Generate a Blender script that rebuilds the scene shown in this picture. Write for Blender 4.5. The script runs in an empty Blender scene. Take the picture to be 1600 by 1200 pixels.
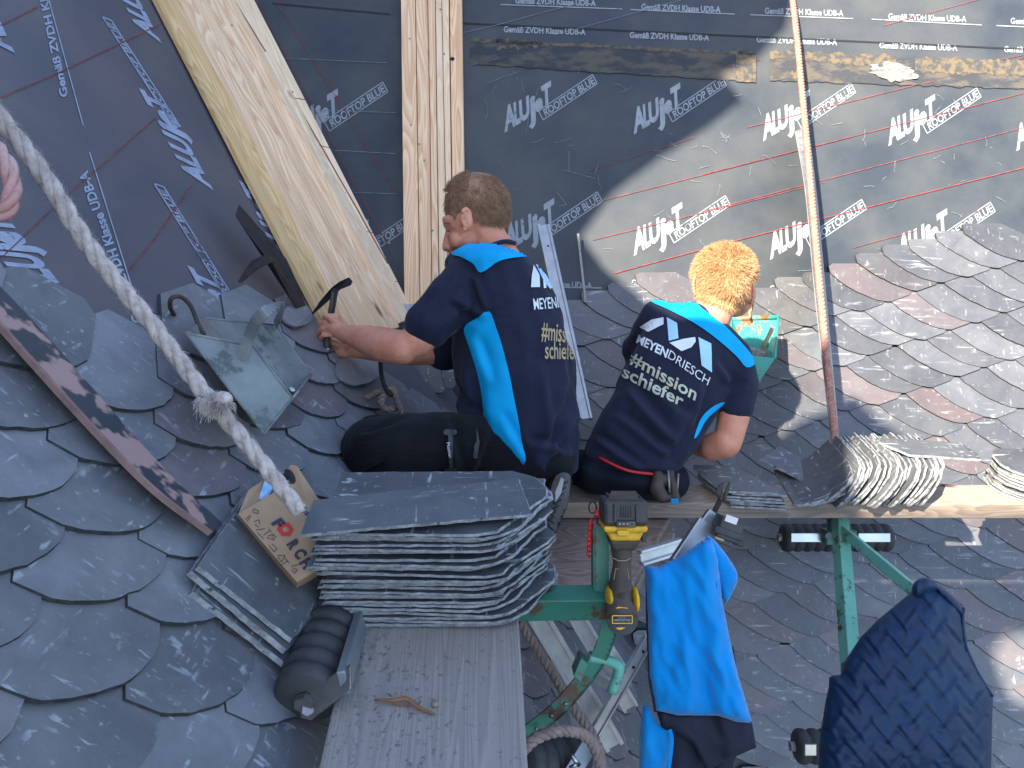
import bpy, bmesh, math, random
from mathutils import Vector, Matrix, noise
from mathutils.bvhtree import BVHTree
from mathutils.geometry import intersect_line_plane
random.seed(7)
R_ = math.radians
S = bpy.context.scene
COL = S.collection

# ---------------------------------------------------------------- camera
FPX = 1164.0
PITCH = R_(24.3)
CAM = Vector((0, 0, 3.0))
cd = bpy.data.cameras.new('camera'); cam = bpy.data.objects.new('camera', cd); COL.objects.link(cam)
cam.location = CAM; cam.rotation_euler = (math.pi/2 - PITCH, 0, 0)
cd.sensor_width = 36; cd.lens = 36*FPX/1600; cd.clip_start = 0.05; cd.clip_end = 500
S.camera = cam
# ---------------------------------------------------------------- sky and sun
SUN = Vector((0.45, 0.50, -0.74)).normalized()      # direction in which the light travels
w = bpy.data.worlds.new('World'); S.world = w; w.use_nodes = True
nt = w.node_tree; nt.nodes.clear()
sk = nt.nodes.new('ShaderNodeTexSky'); sk.sky_type = 'NISHITA'; sk.sun_disc = False
el = math.asin(-SUN.z); sk.sun_elevation = el
sk.sun_rotation = math.atan2(-SUN.x, -SUN.y)
sk.air_density = 1.0; sk.dust_density = 1.2
bg = nt.nodes.new('ShaderNodeBackground'); bg.inputs[1].default_value = 0.135
wo = nt.nodes.new('ShaderNodeOutputWorld')
nt.links.new(sk.outputs[0], bg.inputs[0]); nt.links.new(bg.outputs[0], wo.inputs[0])
ld = bpy.data.lights.new('sun', 'SUN'); ld.energy = 4.8; ld.angle = R_(0.5); ld.color = (1, .88, .71)
lo = bpy.data.objects.new('sun', ld); COL.objects.link(lo)
lo.rotation_euler = SUN.to_track_quat('-Z', 'Y').to_euler(); lo.location = CAM - SUN*20
S.view_settings.view_transform = 'Standard'; S.view_settings.look = 'None'
S.view_settings.exposure = 1.95; S.view_settings.gamma = 1

# ---------------------------------------------------------------- geometry of the place
FW = Vector((0, math.cos(PITCH), -math.sin(PITCH))); UP = Vector((0, math.sin(PITCH), math.cos(PITCH))); RT = Vector((1, 0, 0))
def ray(X, Y): return FW + RT*((X-800)/FPX) + UP*((600-Y)/FPX)
def P(X, Y, z): return CAM + ray(X, Y)*z
def px(p):
    d = p - CAM; z = d.dot(FW)
    return (800 + FPX*d.dot(RT)/z, 600 - FPX*d.dot(UP)/z, z)
SR = R_(54); SL = R_(50)
NR = Vector((0, -math.sin(SR), math.cos(SR))); NL = Vector((math.sin(SL), 0, math.cos(SL)))
V0 = P(620, 480, 2.365)                              # a point in the valley
UR, VR = Vector((1, 0, 0)), Vector((0, math.cos(SR), math.sin(SR)))
UL, VL = Vector((0, 1, 0)), Vector((-math.cos(SL), 0, math.sin(SL)))
def hit(X, Y, o, n):
    d = ray(X, Y); t = (o-CAM).dot(n)/d.dot(n)
    return CAM + d*t
def PR(X, Y, h=0): return hit(X, Y, V0+NR*h, NR)
def PL(X, Y, h=0): return hit(X, Y, V0+NL*h, NL)
def PH(X, Y, drop): return hit(X, Y, CAM-Vector((0, 0, drop)), Vector((0, 0, 1)))

# ---------------------------------------------------------------- mesh helpers
class MB:
    def __init__(s): s.v = []; s.f = []
    def add(s, vs, fs):
        b = len(s.v); s.v += [Vector(v) for v in vs]; s.f += [tuple(i+b for i in f) for f in fs]
    def quad(s, a, b, c, d): s.add([a, b, c, d], [(0, 1, 2, 3)])
    def prism(s, A, B):                              # A, B: matching loops
        n = len(A); fs = [tuple(range(n)), tuple(range(2*n-1, n-1, -1))]
        fs += [(i, i+n, (i+1) % n+n, (i+1) % n) for i in range(n)]
        s.add(list(A)+list(B), fs)
    def slab(s, A, t):                               # A loop, t thickness vector
        s.prism(A, [Vector(a)+t for a in A])
    def box(s, c, ax, ay, az):                       # half-axis vectors
        c = Vector(c)
        A = [c-ax-ay-az, c+ax-ay-az, c+ax+ay-az, c-ax+ay-az]
        s.prism(A, [a+az*2 for a in A])
    def beam(s, a, b, w, h, up):                     # rectangular bar from a to b
        a = Vector(a); b = Vector(b); d = (b-a).normalized(); sx = d.cross(up).normalized(); uy = sx.cross(d).normalized()
        s.box((a+b)/2, (b-a)/2, sx*w/2, uy*h/2)
    def tube(s, pts, r, n=10, cap=True, ref=None):
        pts = [Vector(p) for p in pts]; m = len(pts); b = len(s.v)
        nrm = ref or Vector((0.13, 0.27, 0.95))
        prev = None
        for i, p in enumerate(pts):
            t = (pts[min(i+1, m-1)] - pts[max(i-1, 0)]).normalized()
            if prev is None: u = (nrm - t*nrm.dot(t)).normalized()
            else:
                u = prev - t*prev.dot(t)
                u = u.normalized() if u.length > 1e-6 else prev
            prev = u; vv = t.cross(u)
            rr = r(i/(m-1)) if callable(r) else r
            for k in range(n):
                a = 2*math.pi*k/n
                s.v.append(p + u*math.cos(a)*rr + vv*math.sin(a)*rr)
        for i in range(m-1):
            for k in range(n):
                s.f.append((b+i*n+k, b+i*n+(k+1) % n, b+(i+1)*n+(k+1) % n, b+(i+1)*n+k))
        if cap:
            s.f.append(tuple(b+k for k in range(n-1, -1, -1))); s.f.append(tuple(b+(m-1)*n+k for k in range(n)))
    def ribbon(s, pts, wd, th, nrm):                 # strip: width along wd (fn or vec), thickness along normal
        L = len(pts)
        for i in range(L-1):
            a, b = Vector(pts[i]), Vector(pts[i+1])
            t = (b-a).normalized(); sx = t.cross(nrm).normalized()
            s.prism([a-sx*wd/2, b-sx*wd/2, b+sx*wd/2, a+sx*wd/2], [q+nrm*th for q in (a-sx*wd/2, b-sx*wd/2, b+sx*wd/2, a+sx*wd/2)])
    def ball(s, c, ax, ay, az, nu=12, nv=8):
        b = len(s.v); c = Vector(c)
        for j in range(1, nv):
            th = math.pi*j/nv
            for i in range(nu):
                ph = 2*math.pi*i/nu
                s.v.append(c + ax*math.sin(th)*math.cos(ph) + ay*math.sin(th)*math.sin(ph) + az*math.cos(th))
        t = len(s.v); s.v.append(c+az); s.v.append(c-az)
        for j in range(nv-2):
            for i in range(nu):
                s.f.append((b+j*nu+i, b+(j+1)*nu+i, b+(j+1)*nu+(i+1) % nu, b+j*nu+(i+1) % nu))
        for i in range(nu):
            s.f.append((t, b+i, b+(i+1) % nu)); s.f.append((t+1, b+(nv-2)*nu+(i+1) % nu, b+(nv-2)*nu+i))
    def build(s, name, m, root=None, smooth=False, bevel=0, recalc=True, frame=None):
        me = bpy.data.meshes.new(name)
        org = root_loc(root) if root is not None else None
        if org is None:
            if frame is not None: M = frame
            else:
                c = sum(s.v, Vector())/max(1, len(s.v)); M = Matrix.Translation(c)
        else: M = Matrix.Translation(org)
        Mi = M.inverted()
        me.from_pydata([Mi @ v for v in s.v], [], s.f)
        if recalc:
            bm = bmesh.new(); bm.from_mesh(me); bmesh.ops.recalc_face_normals(bm, faces=bm.faces)
            bm.to_mesh(me); bm.free()
        if smooth: me.polygons.foreach_set('use_smooth', [True]*len(me.polygons))
        if m: me.materials.append(m)
        o = bpy.data.objects.new(name, me); COL.objects.link(o)
        if root is not None: o.parent = root
        else: o.matrix_world = M
        if bevel:
            bv = o.modifiers.new('bevel', 'BEVEL'); bv.width = bevel; bv.segments = 2; bv.limit_method = 'ANGLE'; bv.angle_limit = R_(40)
        return o
def build_parts(mb, name, m, root=None, **kw):
    par = list(range(len(mb.v)))
    def fd(i):
        while par[i] != i: par[i] = par[par[i]]; i = par[i]
        return i
    for f in mb.f:
        a = fd(f[0])
        for i in f[1:]: par[fd(i)] = a
    g = {}
    for f in mb.f: g.setdefault(fd(f[0]), []).append(f)
    out = []
    for fs in g.values():
        idx = {}; q = MB()
        for f in fs:
            for i in f:
                if i not in idx: idx[i] = len(q.v); q.v.append(mb.v[i])
            q.f.append(tuple(idx[i] for i in f))
        out.append(q.build(name, m, root, **kw))
    return out
def root_loc(o):
    l = Vector((0, 0, 0))
    while o is not None: l += o.location; o = o.parent
    return l
def tag(o, label=None, cat=None, group=None, kind=None):
    if label: o['label'] = label
    if cat: o['category'] = cat
    if group: o['group'] = group
    if kind: o['kind'] = kind
    return o
def thing(name, loc, label, cat, group=None):
    o = bpy.data.objects.new(name, None); COL.objects.link(o); o.location = loc; o.empty_display_size = .05
    return tag(o, label, cat, group)

def interp(pts, n):                                  # Catmull-Rom through 3-D points
    pts = [Vector(p) for p in pts]; out = []
    Q = [pts[0]*2-pts[1]] + pts + [pts[-1]*2-pts[-2]]
    for i in range(1, len(Q)-2):
        for k in range(n):
            t = k/n; a, b, c, d = Q[i-1], Q[i], Q[i+1], Q[i+2]
            out.append(((b*2) + (c-a)*t + (a*2-b*5+c*4-d)*t*t + (b*3-a-c*3+d)*t**3)*0.5)
    out.append(pts[-1]); return out

# polygon / text in pixel space, cut fine, then projected by a function
def cut_grid(bm, step):
    xs = [v.co.x for v in bm.verts]; ys = [v.co.y for v in bm.verts]
    x = math.floor(min(xs)/step)*step+step
    while x < max(xs):
        bmesh.ops.bisect_plane(bm, geom=bm.verts[:]+bm.edges[:]+bm.faces[:], plane_co=(x, 0, 0), plane_no=(1, 0, 0)); x += step
    y = math.floor(min(ys)/step)*step+step
    while y < max(ys):
        bmesh.ops.bisect_plane(bm, geom=bm.verts[:]+bm.edges[:]+bm.faces[:], plane_co=(0, y, 0), plane_no=(0, 1, 0)); y += step
_tc = {}
def text_unit(txt, bold=0.0):
    k = (txt, bold)
    if k in _tc: return _tc[k]
    c = bpy.data.curves.new('t', 'FONT'); c.body = txt; c.resolution_u = 3; c.offset = bold; c.fill_mode = 'FRONT'
    o = bpy.data.objects.new('t', c); COL.objects.link(o)
    dg = bpy.context.evaluated_depsgraph_get(); dg.update()
    me = bpy.data.meshes.new_from_object(o.evaluated_get(dg))
    xs = [v.co.x for v in me.vertices]; ys = [v.co.y for v in me.vertices]
    x0, x1 = min(xs), max(xs); y1 = 0.73; y0 = 0.0
    r = ([((v.co.x-x0)/(x1-x0), (v.co.y-y0)/(y1-y0)) for v in me.vertices], [tuple(p.vertices) for p in me.polygons])
    bpy.data.objects.remove(o); bpy.data.curves.remove(c); bpy.data.meshes.remove(me)
    _tc[k] = r; return r
def dec_text(mb, txt, O, U, V, proj, bold=0.0, step=0, warp=None):
    vs, fs = text_unit(txt, bold)
    pts = [(O[0]+U[0]*a+V[0]*b, O[1]+U[1]*a+V[1]*b) for a, b in vs]
    if warp: pts = [warp(a, b) for a, b in vs]
    if step:
        bm = bmesh.new(); bv = [bm.verts.new((x, y, 0)) for x, y in pts]
        for f in fs:
            try: bm.faces.new([bv[i] for i in f])
            except ValueError: pass
        cut_grid(bm, step); bm.verts.index_update()
        pts = [(v.co.x, v.co.y) for v in bm.verts]; fs = [tuple(v.index for v in f.verts) for f in bm.faces]; bm.free()
    P3 = [proj(x, y) for x, y in pts]
    fs = [f for f in fs if all(P3[i] is not None for i in f)]
    mb.add([p or Vector() for p in P3], fs)
def dec_poly(mb, poly, proj, step=0):
    bm = bmesh.new(); bm.faces.new([bm.verts.new((x, y, 0)) for x, y in poly])
    if step: cut_grid(bm, step)
    else: bmesh.ops.triangulate(bm, faces=bm.faces[:])
    bm.verts.index_update()
    P3 = [proj(v.co.x, v.co.y) for v in bm.verts]
    fs = [tuple(v.index for v in f.verts) for f in bm.faces]; bm.free()
    fs = [f for f in fs if all(P3[i] is not None for i in f)]
    mb.add([p or Vector() for p in P3], fs)
def dec_line(mb, a, b, wpx, proj, n=6):
    d = Vector((b[0]-a[0], b[1]-a[1])); s = Vector((-d.y, d.x)).normalized()*wpx/2
    for i in range(n):
        p = [Vector(a)+d*(i/n), Vector(a)+d*((i+1)/n)]
        qs = [proj(*q) for q in (p[0]-s, p[1]-s, p[1]+s, p[0]+s)]
        if all(q is not None for q in qs): mb.quad(*qs)

# ---------------------------------------------------------------- materials
def nmat(name):
    m = bpy.data.materials.new(name); m.use_nodes = True; n = m.node_tree
    return m, n, n.nodes['Principled BSDF']
def setc(i, c): i.default_value = (c[0], c[1], c[2], 1)
def mat(name, c1, c2=None, scale=8, stretch=(1, 1, 1), rough=.6, metal=0, bump=.0, bscale=40, spec=.5, detail=6, lo_=.35, hi=.65, c3=None, s3=30, t3=.62, rrand=.0, sheen=0, coord='Object', bstretch=None):
    m, n, b = nmat(name); L = n.links
    b.inputs['Roughness'].default_value = rough; b.inputs['Metallic'].default_value = metal
    b.inputs['Specular IOR Level'].default_value = spec
    if sheen: b.inputs['Sheen Weight'].default_value = sheen; b.inputs['Sheen Roughness'].default_value = .5
    tc = n.nodes.new('ShaderNodeTexCoord'); mp = n.nodes.new('ShaderNodeMapping'); mp.inputs['Scale'].default_value = stretch
    L.new(tc.outputs[coord], mp.inputs[0])
    if c2 is None: c2 = tuple(x*.8 for x in c1)
    no = n.nodes.new('ShaderNodeTexNoise'); no.inputs['Scale'].default_value = scale; no.inputs['Detail'].default_value = detail; no.inputs['Roughness'].default_value = .6
    L.new(mp.outputs[0], no.inputs[0])
    cr = n.nodes.new('ShaderNodeValToRGB'); cr.color_ramp.elements[0].position = lo_; cr.color_ramp.elements[1].position = hi
    cr.color_ramp.elements[0].color = (*c1, 1); cr.color_ramp.elements[1].color = (*c2, 1)
    L.new(no.outputs[0], cr.inputs[0]); col = cr.outputs[0]
    if c3 is not None:
        n3 = n.nodes.new('ShaderNodeTexNoise'); n3.inputs['Scale'].default_value = s3; n3.inputs['Detail'].default_value = 8; n3.inputs['Roughness'].default_value = .7
        L.new(mp.outputs[0], n3.inputs[0])
        r3 = n.nodes.new('ShaderNodeValToRGB'); r3.color_ramp.elements[0].position = t3; r3.color_ramp.elements[1].position = t3+.05
        L.new(n3.outputs[0], r3.inputs[0])
        mx = n.nodes.new('ShaderNodeMix'); mx.data_type = 'RGBA'; L.new(r3.outputs[0], mx.inputs[0]); L.new(col, mx.inputs[6]); setc(mx.inputs[7], c3)
        col = mx.outputs[2]
    L.new(col, b.inputs['Base Color'])
    if rrand:
        mr = n.nodes.new('ShaderNodeMapRange'); mr.inputs[3].default_value = rough-rrand; mr.inputs[4].default_value = rough+rrand
        L.new(no.outputs[0], mr.inputs[0]); L.new(mr.outputs[0], b.inputs['Roughness'])
    if bump:
        nb = n.nodes.new('ShaderNodeTexNoise'); nb.inputs['Scale'].default_value = bscale; nb.inputs['Detail'].default_value = 8
        if bstretch:
            mp2 = n.nodes.new('ShaderNodeMapping'); mp2.inputs['Scale'].default_value = bstretch; L.new(tc.outputs[coord], mp2.inputs[0]); L.new(mp2.outputs[0], nb.inputs[0])
        else: L.new(mp.outputs[0], nb.inputs[0])
        bu = n.nodes.new('ShaderNodeBump'); bu.inputs['Strength'].default_value = bump; bu.inputs['Distance'].default_value = .004
        L.new(nb.outputs[0], bu.inputs['Height']); L.new(bu.outputs[0], b.inputs['Normal'])
    return m

def slate_mat(name, dark, light, purple, scr=(.42, .46, .50), pamt=.72, rough=.5, island=True, sa=.6):
    """split slate: tint per piece, cloudy mottling, pale scratches and chalky scuffs"""
    m, n, b = nmat(name); L = n.links
    tc = n.nodes.new('ShaderNodeTexCoord'); geo = n.nodes.new('ShaderNodeNewGeometry'); oi = n.nodes.new('ShaderNodeObjectInfo')
    rnd = geo.outputs['Random Per Island'] if island else oi.outputs['Random']
    # shift the texture per piece
    vm = n.nodes.new('ShaderNodeVectorMath'); vm.operation = 'SCALE'; vm.inputs[0].default_value = (37, 91, 53); L.new(rnd, vm.inputs['Scale'])
    ad = n.nodes.new('ShaderNodeVectorMath'); ad.operation = 'ADD'; L.new(tc.outputs['Object'], ad.inputs[0]); L.new(vm.outputs[0], ad.inputs[1])
    n1 = n.nodes.new('ShaderNodeTexNoise'); n1.inputs['Scale'].default_value = 9; n1.inputs['Detail'].default_value = 9; n1.inputs['Roughness'].default_value = .65; n1.inputs['Distortion'].default_value = .6
    L.new(ad.outputs[0], n1.inputs[0])
    cr = n.nodes.new('ShaderNodeValToRGB'); cr.color_ramp.elements[0].position = .3; cr.color_ramp.elements[1].position = .72
    cr.color_ramp.elements[0].color = (*dark, 1); cr.color_ramp.elements[1].color = (*light, 1); L.new(n1.outputs[0], cr.inputs[0])
    # per piece brightness
    mr = n.nodes.new('ShaderNodeMapRange'); mr.inputs[3].default_value = .72; mr.inputs[4].default_value = 1.3; L.new(rnd, mr.inputs[0])
    sc = n.nodes.new('ShaderNodeVectorMath'); sc.operation = 'SCALE'; L.new(cr.outputs[0], sc.inputs[0]); L.new(mr.outputs[0], sc.inputs['Scale'])
    wn = n.nodes.new('ShaderNodeTexWhiteNoise'); wn.noise_dimensions = '1D'; L.new(rnd, wn.inputs['W'])
    pr = n.nodes.new('ShaderNodeMapRange'); pr.inputs[1].default_value = pamt; pr.inputs[2].default_value = pamt+.2; L.new(wn.outputs[0], pr.inputs[0])
    n2 = n.nodes.new('ShaderNodeTexNoise'); n2.inputs['Scale'].default_value = 5; L.new(ad.outputs[0], n2.inputs[0])
    mu = n.nodes.new('ShaderNodeMath'); mu.operation = 'MULTIPLY'; L.new(pr.outputs[0], mu.inputs[0]); L.new(n2.outputs[0], mu.inputs[1])
    mx = n.nodes.new('ShaderNodeMix'); mx.data_type = 'RGBA'; L.new(mu.outputs[0], mx.inputs[0]); L.new(sc.outputs[0], mx.inputs[6]); setc(mx.inputs[7], purple)
    # scratches: stretched noise, rotated, masked by a coarse noise
    col = mx.outputs[2]
    for (rot, st, th, msk) in (((.4, .9, .5), (9, 120, 40), .615, .47), ((1.2, .2, 1.9), (110, 9, 30), .625, .48), ((.2, 1.7, .8), (28, 60, 50), .64, .50)):
        mp = n.nodes.new('ShaderNodeMapping'); mp.inputs['Rotation'].default_value = rot; mp.inputs['Scale'].default_value = st; L.new(ad.outputs[0], mp.inputs[0])
        ns = n.nodes.new('ShaderNodeTexNoise'); ns.inputs['Scale'].default_value = 1; ns.inputs['Detail'].default_value = 3; ns.inputs['Distortion'].default_value = .4; L.new(mp.outputs[0], ns.inputs[0])
        rs = n.nodes.new('ShaderNodeMapRange'); rs.inputs[1].default_value = th; rs.inputs[2].default_value = th+.05; L.new(ns.outputs[0], rs.inputs[0])
        nm = n.nodes.new('ShaderNodeTexNoise'); nm.inputs['Scale'].default_value = st[0]*.37+9; nm.inputs['Distortion'].default_value = .5; nm.inputs['Detail'].default_value = 4; L.new(ad.outputs[0], nm.inputs[0])
        rm = n.nodes.new('ShaderNodeMapRange'); rm.inputs[1].default_value = msk; rm.inputs[2].default_value = msk+.14; rm.inputs[4].default_value = sa; L.new(nm.outputs[0], rm.inputs[0])
        m2 = n.nodes.new('ShaderNodeMath'); m2.operation = 'MULTIPLY'; L.new(rs.outputs[0], m2.inputs[0]); L.new(rm.outputs[0], m2.inputs[1])
        mz = n.nodes.new('ShaderNodeMix'); mz.data_type = 'RGBA'; L.new(m2.outputs[0], mz.inputs[0]); L.new(col, mz.inputs[6]); setc(mz.inputs[7], scr); col = mz.outputs[2]
    nd = n.nodes.new('ShaderNodeTexNoise'); nd.inputs['Scale'].default_value = 75; nd.inputs['Detail'].default_value = 5; L.new(ad.outputs[0], nd.inputs[0])
    rd = n.nodes.new('ShaderNodeMapRange'); rd.inputs[1].default_value = .66; rd.inputs[2].default_value = .74; rd.inputs[4].default_value = sa*.9; L.new(nd.outputs[0], rd.inputs[0])
    my = n.nodes.new('ShaderNodeMix'); my.data_type = 'RGBA'; L.new(rd.outputs[0], my.inputs[0]); L.new(col, my.inputs[6]); setc(my.inputs[7], scr)
    L.new(my.outputs[2], b.inputs['Base Color'])
    b.inputs['Roughness'].default_value = rough; b.inputs['Specular IOR Level'].default_value = .7
    nb = n.nodes.new('ShaderNodeTexNoise'); nb.inputs['Scale'].default_value = 22; nb.inputs['Detail'].default_value = 10; nb.inputs['Roughness'].default_value = .6; L.new(ad.outputs[0], nb.inputs[0])
    bu = n.nodes.new('ShaderNodeBump'); bu.inputs['Strength'].default_value = .45; bu.inputs['Distance'].default_value = .004; L.new(nb.outputs[0], bu.inputs['Height']); L.new(bu.outputs[0], b.inputs['Normal'])
    return m

def wood_mat(name, c1, c2, grain=(1.2, 14, 14), knots=True, rough=.65, dirt=None, wscale=6, dist=2.5, fine=(.82, 1.15)):
    """planks are built along local x"""
    m, n, b = nmat(name); L = n.links
    tc = n.nodes.new('ShaderNodeTexCoord'); oi = n.nodes.new('ShaderNodeObjectInfo')
    vm = n.nodes.new('ShaderNodeVectorMath'); vm.operation = 'SCALE'; vm.inputs[0].default_value = (11, 23, 17); L.new(oi.outputs['Random'], vm.inputs['Scale'])
    ad = n.nodes.new('ShaderNodeVectorMath'); ad.operation = 'ADD'; L.new(tc.outputs['Object'], ad.inputs[0]); L.new(vm.outputs[0], ad.inputs[1])
    mp = n.nodes.new('ShaderNodeMapping'); mp.inputs['Scale'].default_value = grain; L.new(ad.outputs[0], mp.inputs[0])
    wn = n.nodes.new('ShaderNodeTexNoise'); wn.inputs['Scale'].default_value = 1.0; wn.inputs['Detail'].default_value = 1.5; wn.inputs['Distortion'].default_value = .3; L.new(mp.outputs[0], wn.inputs[0])
    mm = n.nodes.new('ShaderNodeMath'); mm.operation = 'MULTIPLY'; mm.inputs[1].default_value = 16; L.new(wn.outputs[0], mm.inputs[0])
    fr = n.nodes.new('ShaderNodeMath'); fr.operation = 'FRACT'; L.new(mm.outputs[0], fr.inputs[0])
    cr = n.nodes.new('ShaderNodeValToRGB'); e = cr.color_ramp.elements; e[0].position = 0; e[0].color = (*c1, 1); e[1].position = .8; e[1].color = (*c2, 1)
    k = e.new(1.0); k.color = (*c1, 1); L.new(fr.outputs[0], cr.inputs[0])
    mp2 = n.nodes.new('ShaderNodeMapping'); mp2.inputs['Scale'].default_value = (3, 160, 160); L.new(ad.outputs[0], mp2.inputs[0])
    nf = n.nodes.new('ShaderNodeTexNoise'); nf.inputs['Scale'].default_value = 1; nf.inputs['Detail'].default_value = 3; L.new(mp2.outputs[0], nf.inputs[0])
    mr = n.nodes.new('ShaderNodeMapRange'); mr.inputs[3].default_value = fine[0]; mr.inputs[4].default_value = fine[1]; L.new(nf.outputs[0], mr.inputs[0])
    sc = n.nodes.new('ShaderNodeVectorMath'); sc.operation = 'SCALE'; L.new(cr.outputs[0], sc.inputs[0]); L.new(mr.outputs[0], sc.inputs['Scale']); col = sc.outputs[0]
    if knots:
        mk = n.nodes.new('ShaderNodeMapping'); mk.inputs['Scale'].default_value = (3.2, 7, 7); L.new(ad.outputs[0], mk.inputs[0])
        vo = n.nodes.new('ShaderNodeTexVoronoi'); vo.inputs['Scale'].default_value = 1; L.new(mk.outputs[0], vo.inputs[0])
        rk = n.nodes.new('ShaderNodeMapRange'); rk.inputs[1].default_value = .10; rk.inputs[2].default_value = .04; L.new(vo.outputs['Distance'], rk.inputs[0])
        mx = n.nodes.new('ShaderNodeMix'); mx.data_type = 'RGBA'; L.new(rk.outputs[0], mx.inputs[0]); L.new(col, mx.inputs[6]); setc(mx.inputs[7], (c2[0]*.35, c2[1]*.25, c2[2]*.2)); col = mx.outputs[2]
    if dirt:
        nd = n.nodes.new('ShaderNodeTexNoise'); nd.inputs['Scale'].default_value = 95; nd.inputs['Detail'].default_value = 6; nd.inputs['Roughness'].default_value = .7; L.new(ad.outputs[0], nd.inputs[0])
        n4 = n.nodes.new('ShaderNodeTexNoise'); n4.inputs['Scale'].default_value = 5; L.new(ad.outputs[0], n4.inputs[0])
        a4 = n.nodes.new('ShaderNodeMath'); a4.operation = 'MULTIPLY_ADD'; a4.inputs[1].default_value = .35; L.new(n4.outputs[0], a4.inputs[0]); L.new(nd.outputs[0], a4.inputs[2])
        rd = n.nodes.new('ShaderNodeMapRange'); rd.inputs[1].default_value = .76; rd.inputs[2].default_value = .88; rd.inputs[4].default_value = .7; L.new(a4.outputs[0], rd.inputs[0])
        mx = n.nodes.new('ShaderNodeMix'); mx.data_type = 'RGBA'; L.new(rd.outputs[0], mx.inputs[0]); L.new(col, mx.inputs[6]); setc(mx.inputs[7], dirt); col = mx.outputs[2]
    L.new(col, b.inputs['Base Color']); b.inputs['Roughness'].default_value = rough; b.inputs['Specular IOR Level'].default_value = .3
    bu = n.nodes.new('ShaderNodeBump'); bu.inputs['Strength'].default_value = .35; bu.inputs['Distance'].default_value = .002; L.new(nf.outputs[0], bu.inputs['Height']); L.new(bu.outputs[0], b.inputs['Normal'])
    return m

M = {}
M['slate'] = slate_mat('roof slate', (.058, .063, .073), (.108, .112, .12), (.13, .085, .08), pamt=.76, rough=.42, sa=.38)
M['slateL'] = slate_mat('weathered roof slate', (.108, .113, .128), (.20, .203, .218), (.20, .135, .14), pamt=.76, rough=.42, sa=.62)
M['stack'] = slate_mat('new slate', (.050, .056, .066), (.105, .112, .122), (.12, .12, .13), scr=(.40, .43, .44), pamt=.95, rough=.5, island=False, sa=.85)
M['slate_shade_edge'] = mat('chipped slate edge with painted shade', (.018, .02, .024), (.045, .05, .055), scale=80, rough=.8)  # dark tone paints the shadow lines under the slates into their edge faces
M['edge'] = mat('split slate edge', (.145, .152, .16), (.35, .365, .37), scale=60, rough=.8, bump=.6, bscale=90, c3=(.05, .06, .07), s3=45, t3=.58)
M['memb'] = mat('black roofing membrane', (.028, .038, .052), (.066, .073, .078), scale=3, rough=.6, bump=.3, bscale=6, spec=.32, c3=(.055, .062, .07), s3=28, t3=.70, rrand=.08)
M['membL'] = mat('dusty roofing membrane', (.078, .080, .098), (.125, .105, .112), scale=2.6, rough=.42, bump=.8, bscale=5, spec=.4, c3=(.085, .095, .12), s3=22, t3=.64, rrand=.08)
M['print'] = mat('grey print', (.27, .30, .32), (.22, .24, .27), scale=40, rough=.6, c3=(.08, .09, .10), s3=18, t3=.60)
M['printL'] = mat('pale blue print', (.34, .38, .48), (.25, .28, .37), scale=30, rough=.6, c3=(.11, .11, .14), s3=12, t3=.60)
M['red'] = mat('red chalk line', (.34, .05, .045), (.10, .035, .04), scale=45, rough=.9)
M['thinline'] = mat('pale chalk scratch', (.20, .23, .26), (.10, .12, .14), scale=40, rough=.9)
M['black'] = mat('dark seam', (.008, .009, .012), rough=.7)
M['glue'] = mat('dried adhesive', (.035, .040, .048), (.085, .075, .062), scale=12, rough=.9, bump=.6, bscale=60, lo_=.46, hi=.58, stretch=(1, 2, 2))
M['gluee'] = mat('brown adhesive edge', (.13, .10, .062), (.052, .054, .057), scale=45, rough=.95, bump=.8, bscale=90, lo_=.42, hi=.56)
M['foam'] = mat('pale dried foam', (.30, .28, .25), (.12, .12, .12), scale=60, rough=.95, bump=.9, bscale=60)
M['pine'] = wood_mat('fresh pine', (.95, .66, .42), (.74, .43, .23), rough=.6)
M['pine2'] = wood_mat('pale planed pine', (.94, .70, .46), (.80, .54, .33), rough=.6)
M['pine3'] = wood_mat('rough sawn edge board', (.78, .52, .26), (.60, .36, .15), rough=.7)
M['grey_wood'] = wood_mat('weathered scaffold board', (.35, .315, .285), (.27, .24, .22), rough=.75, dirt=(.035, .04, .045), knots=False, grain=(1.0, 30, 30), fine=(.84, 1.12))
M['far_wood'] = wood_mat('worn scaffold board', (.36, .29, .235), (.25, .195, .155), rough=.75, knots=True, grain=(2, 24, 24))
M['old_wood'] = wood_mat('brown plywood offcut', (.30, .22, .18), (.19, .13, .105), rough=.7, knots=False, grain=(3, 12, 12))
M['zinc'] = mat('galvanised zinc', (.17, .19, .19), (.26, .28, .27), scale=14, rough=.5, metal=.35, bump=.12, bscale=30, c3=(.10, .125, .12), s3=9, t3=.58)
M['alu'] = mat('mill aluminium', (.42, .43, .43), (.32, .33, .34), scale=20, rough=.4, metal=.8, bump=.1)
M['alu2'] = mat('bright ladder aluminium', (.66, .67, .67), (.52, .53, .54), scale=20, rough=.42, metal=.6, bump=.1)
M['lead'] = mat('lead sheet', (.34, .37, .40), (.24, .27, .30), scale=14, rough=.45, metal=.6, bump=.3)
M['iron'] = mat('forged black iron', (.012, .012, .014), (.03, .028, .028), scale=30, rough=.45, metal=.3, bump=.3, bscale=60)
M['steel'] = mat('worn steel', (.32, .31, .30), (.20, .19, .18), scale=30, rough=.4, metal=.8, bump=.2)
M['chrome'] = mat('zinc plated steel', (.50, .53, .55), (.38, .41, .43), scale=10, rough=.3, metal=1)
M['green'] = mat('chipped green paint', (.022, .145, .095), (.045, .215, .15), scale=7, rough=.45, bump=.25, bscale=40, c3=(.10, .055, .035), s3=22, t3=.515)
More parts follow.
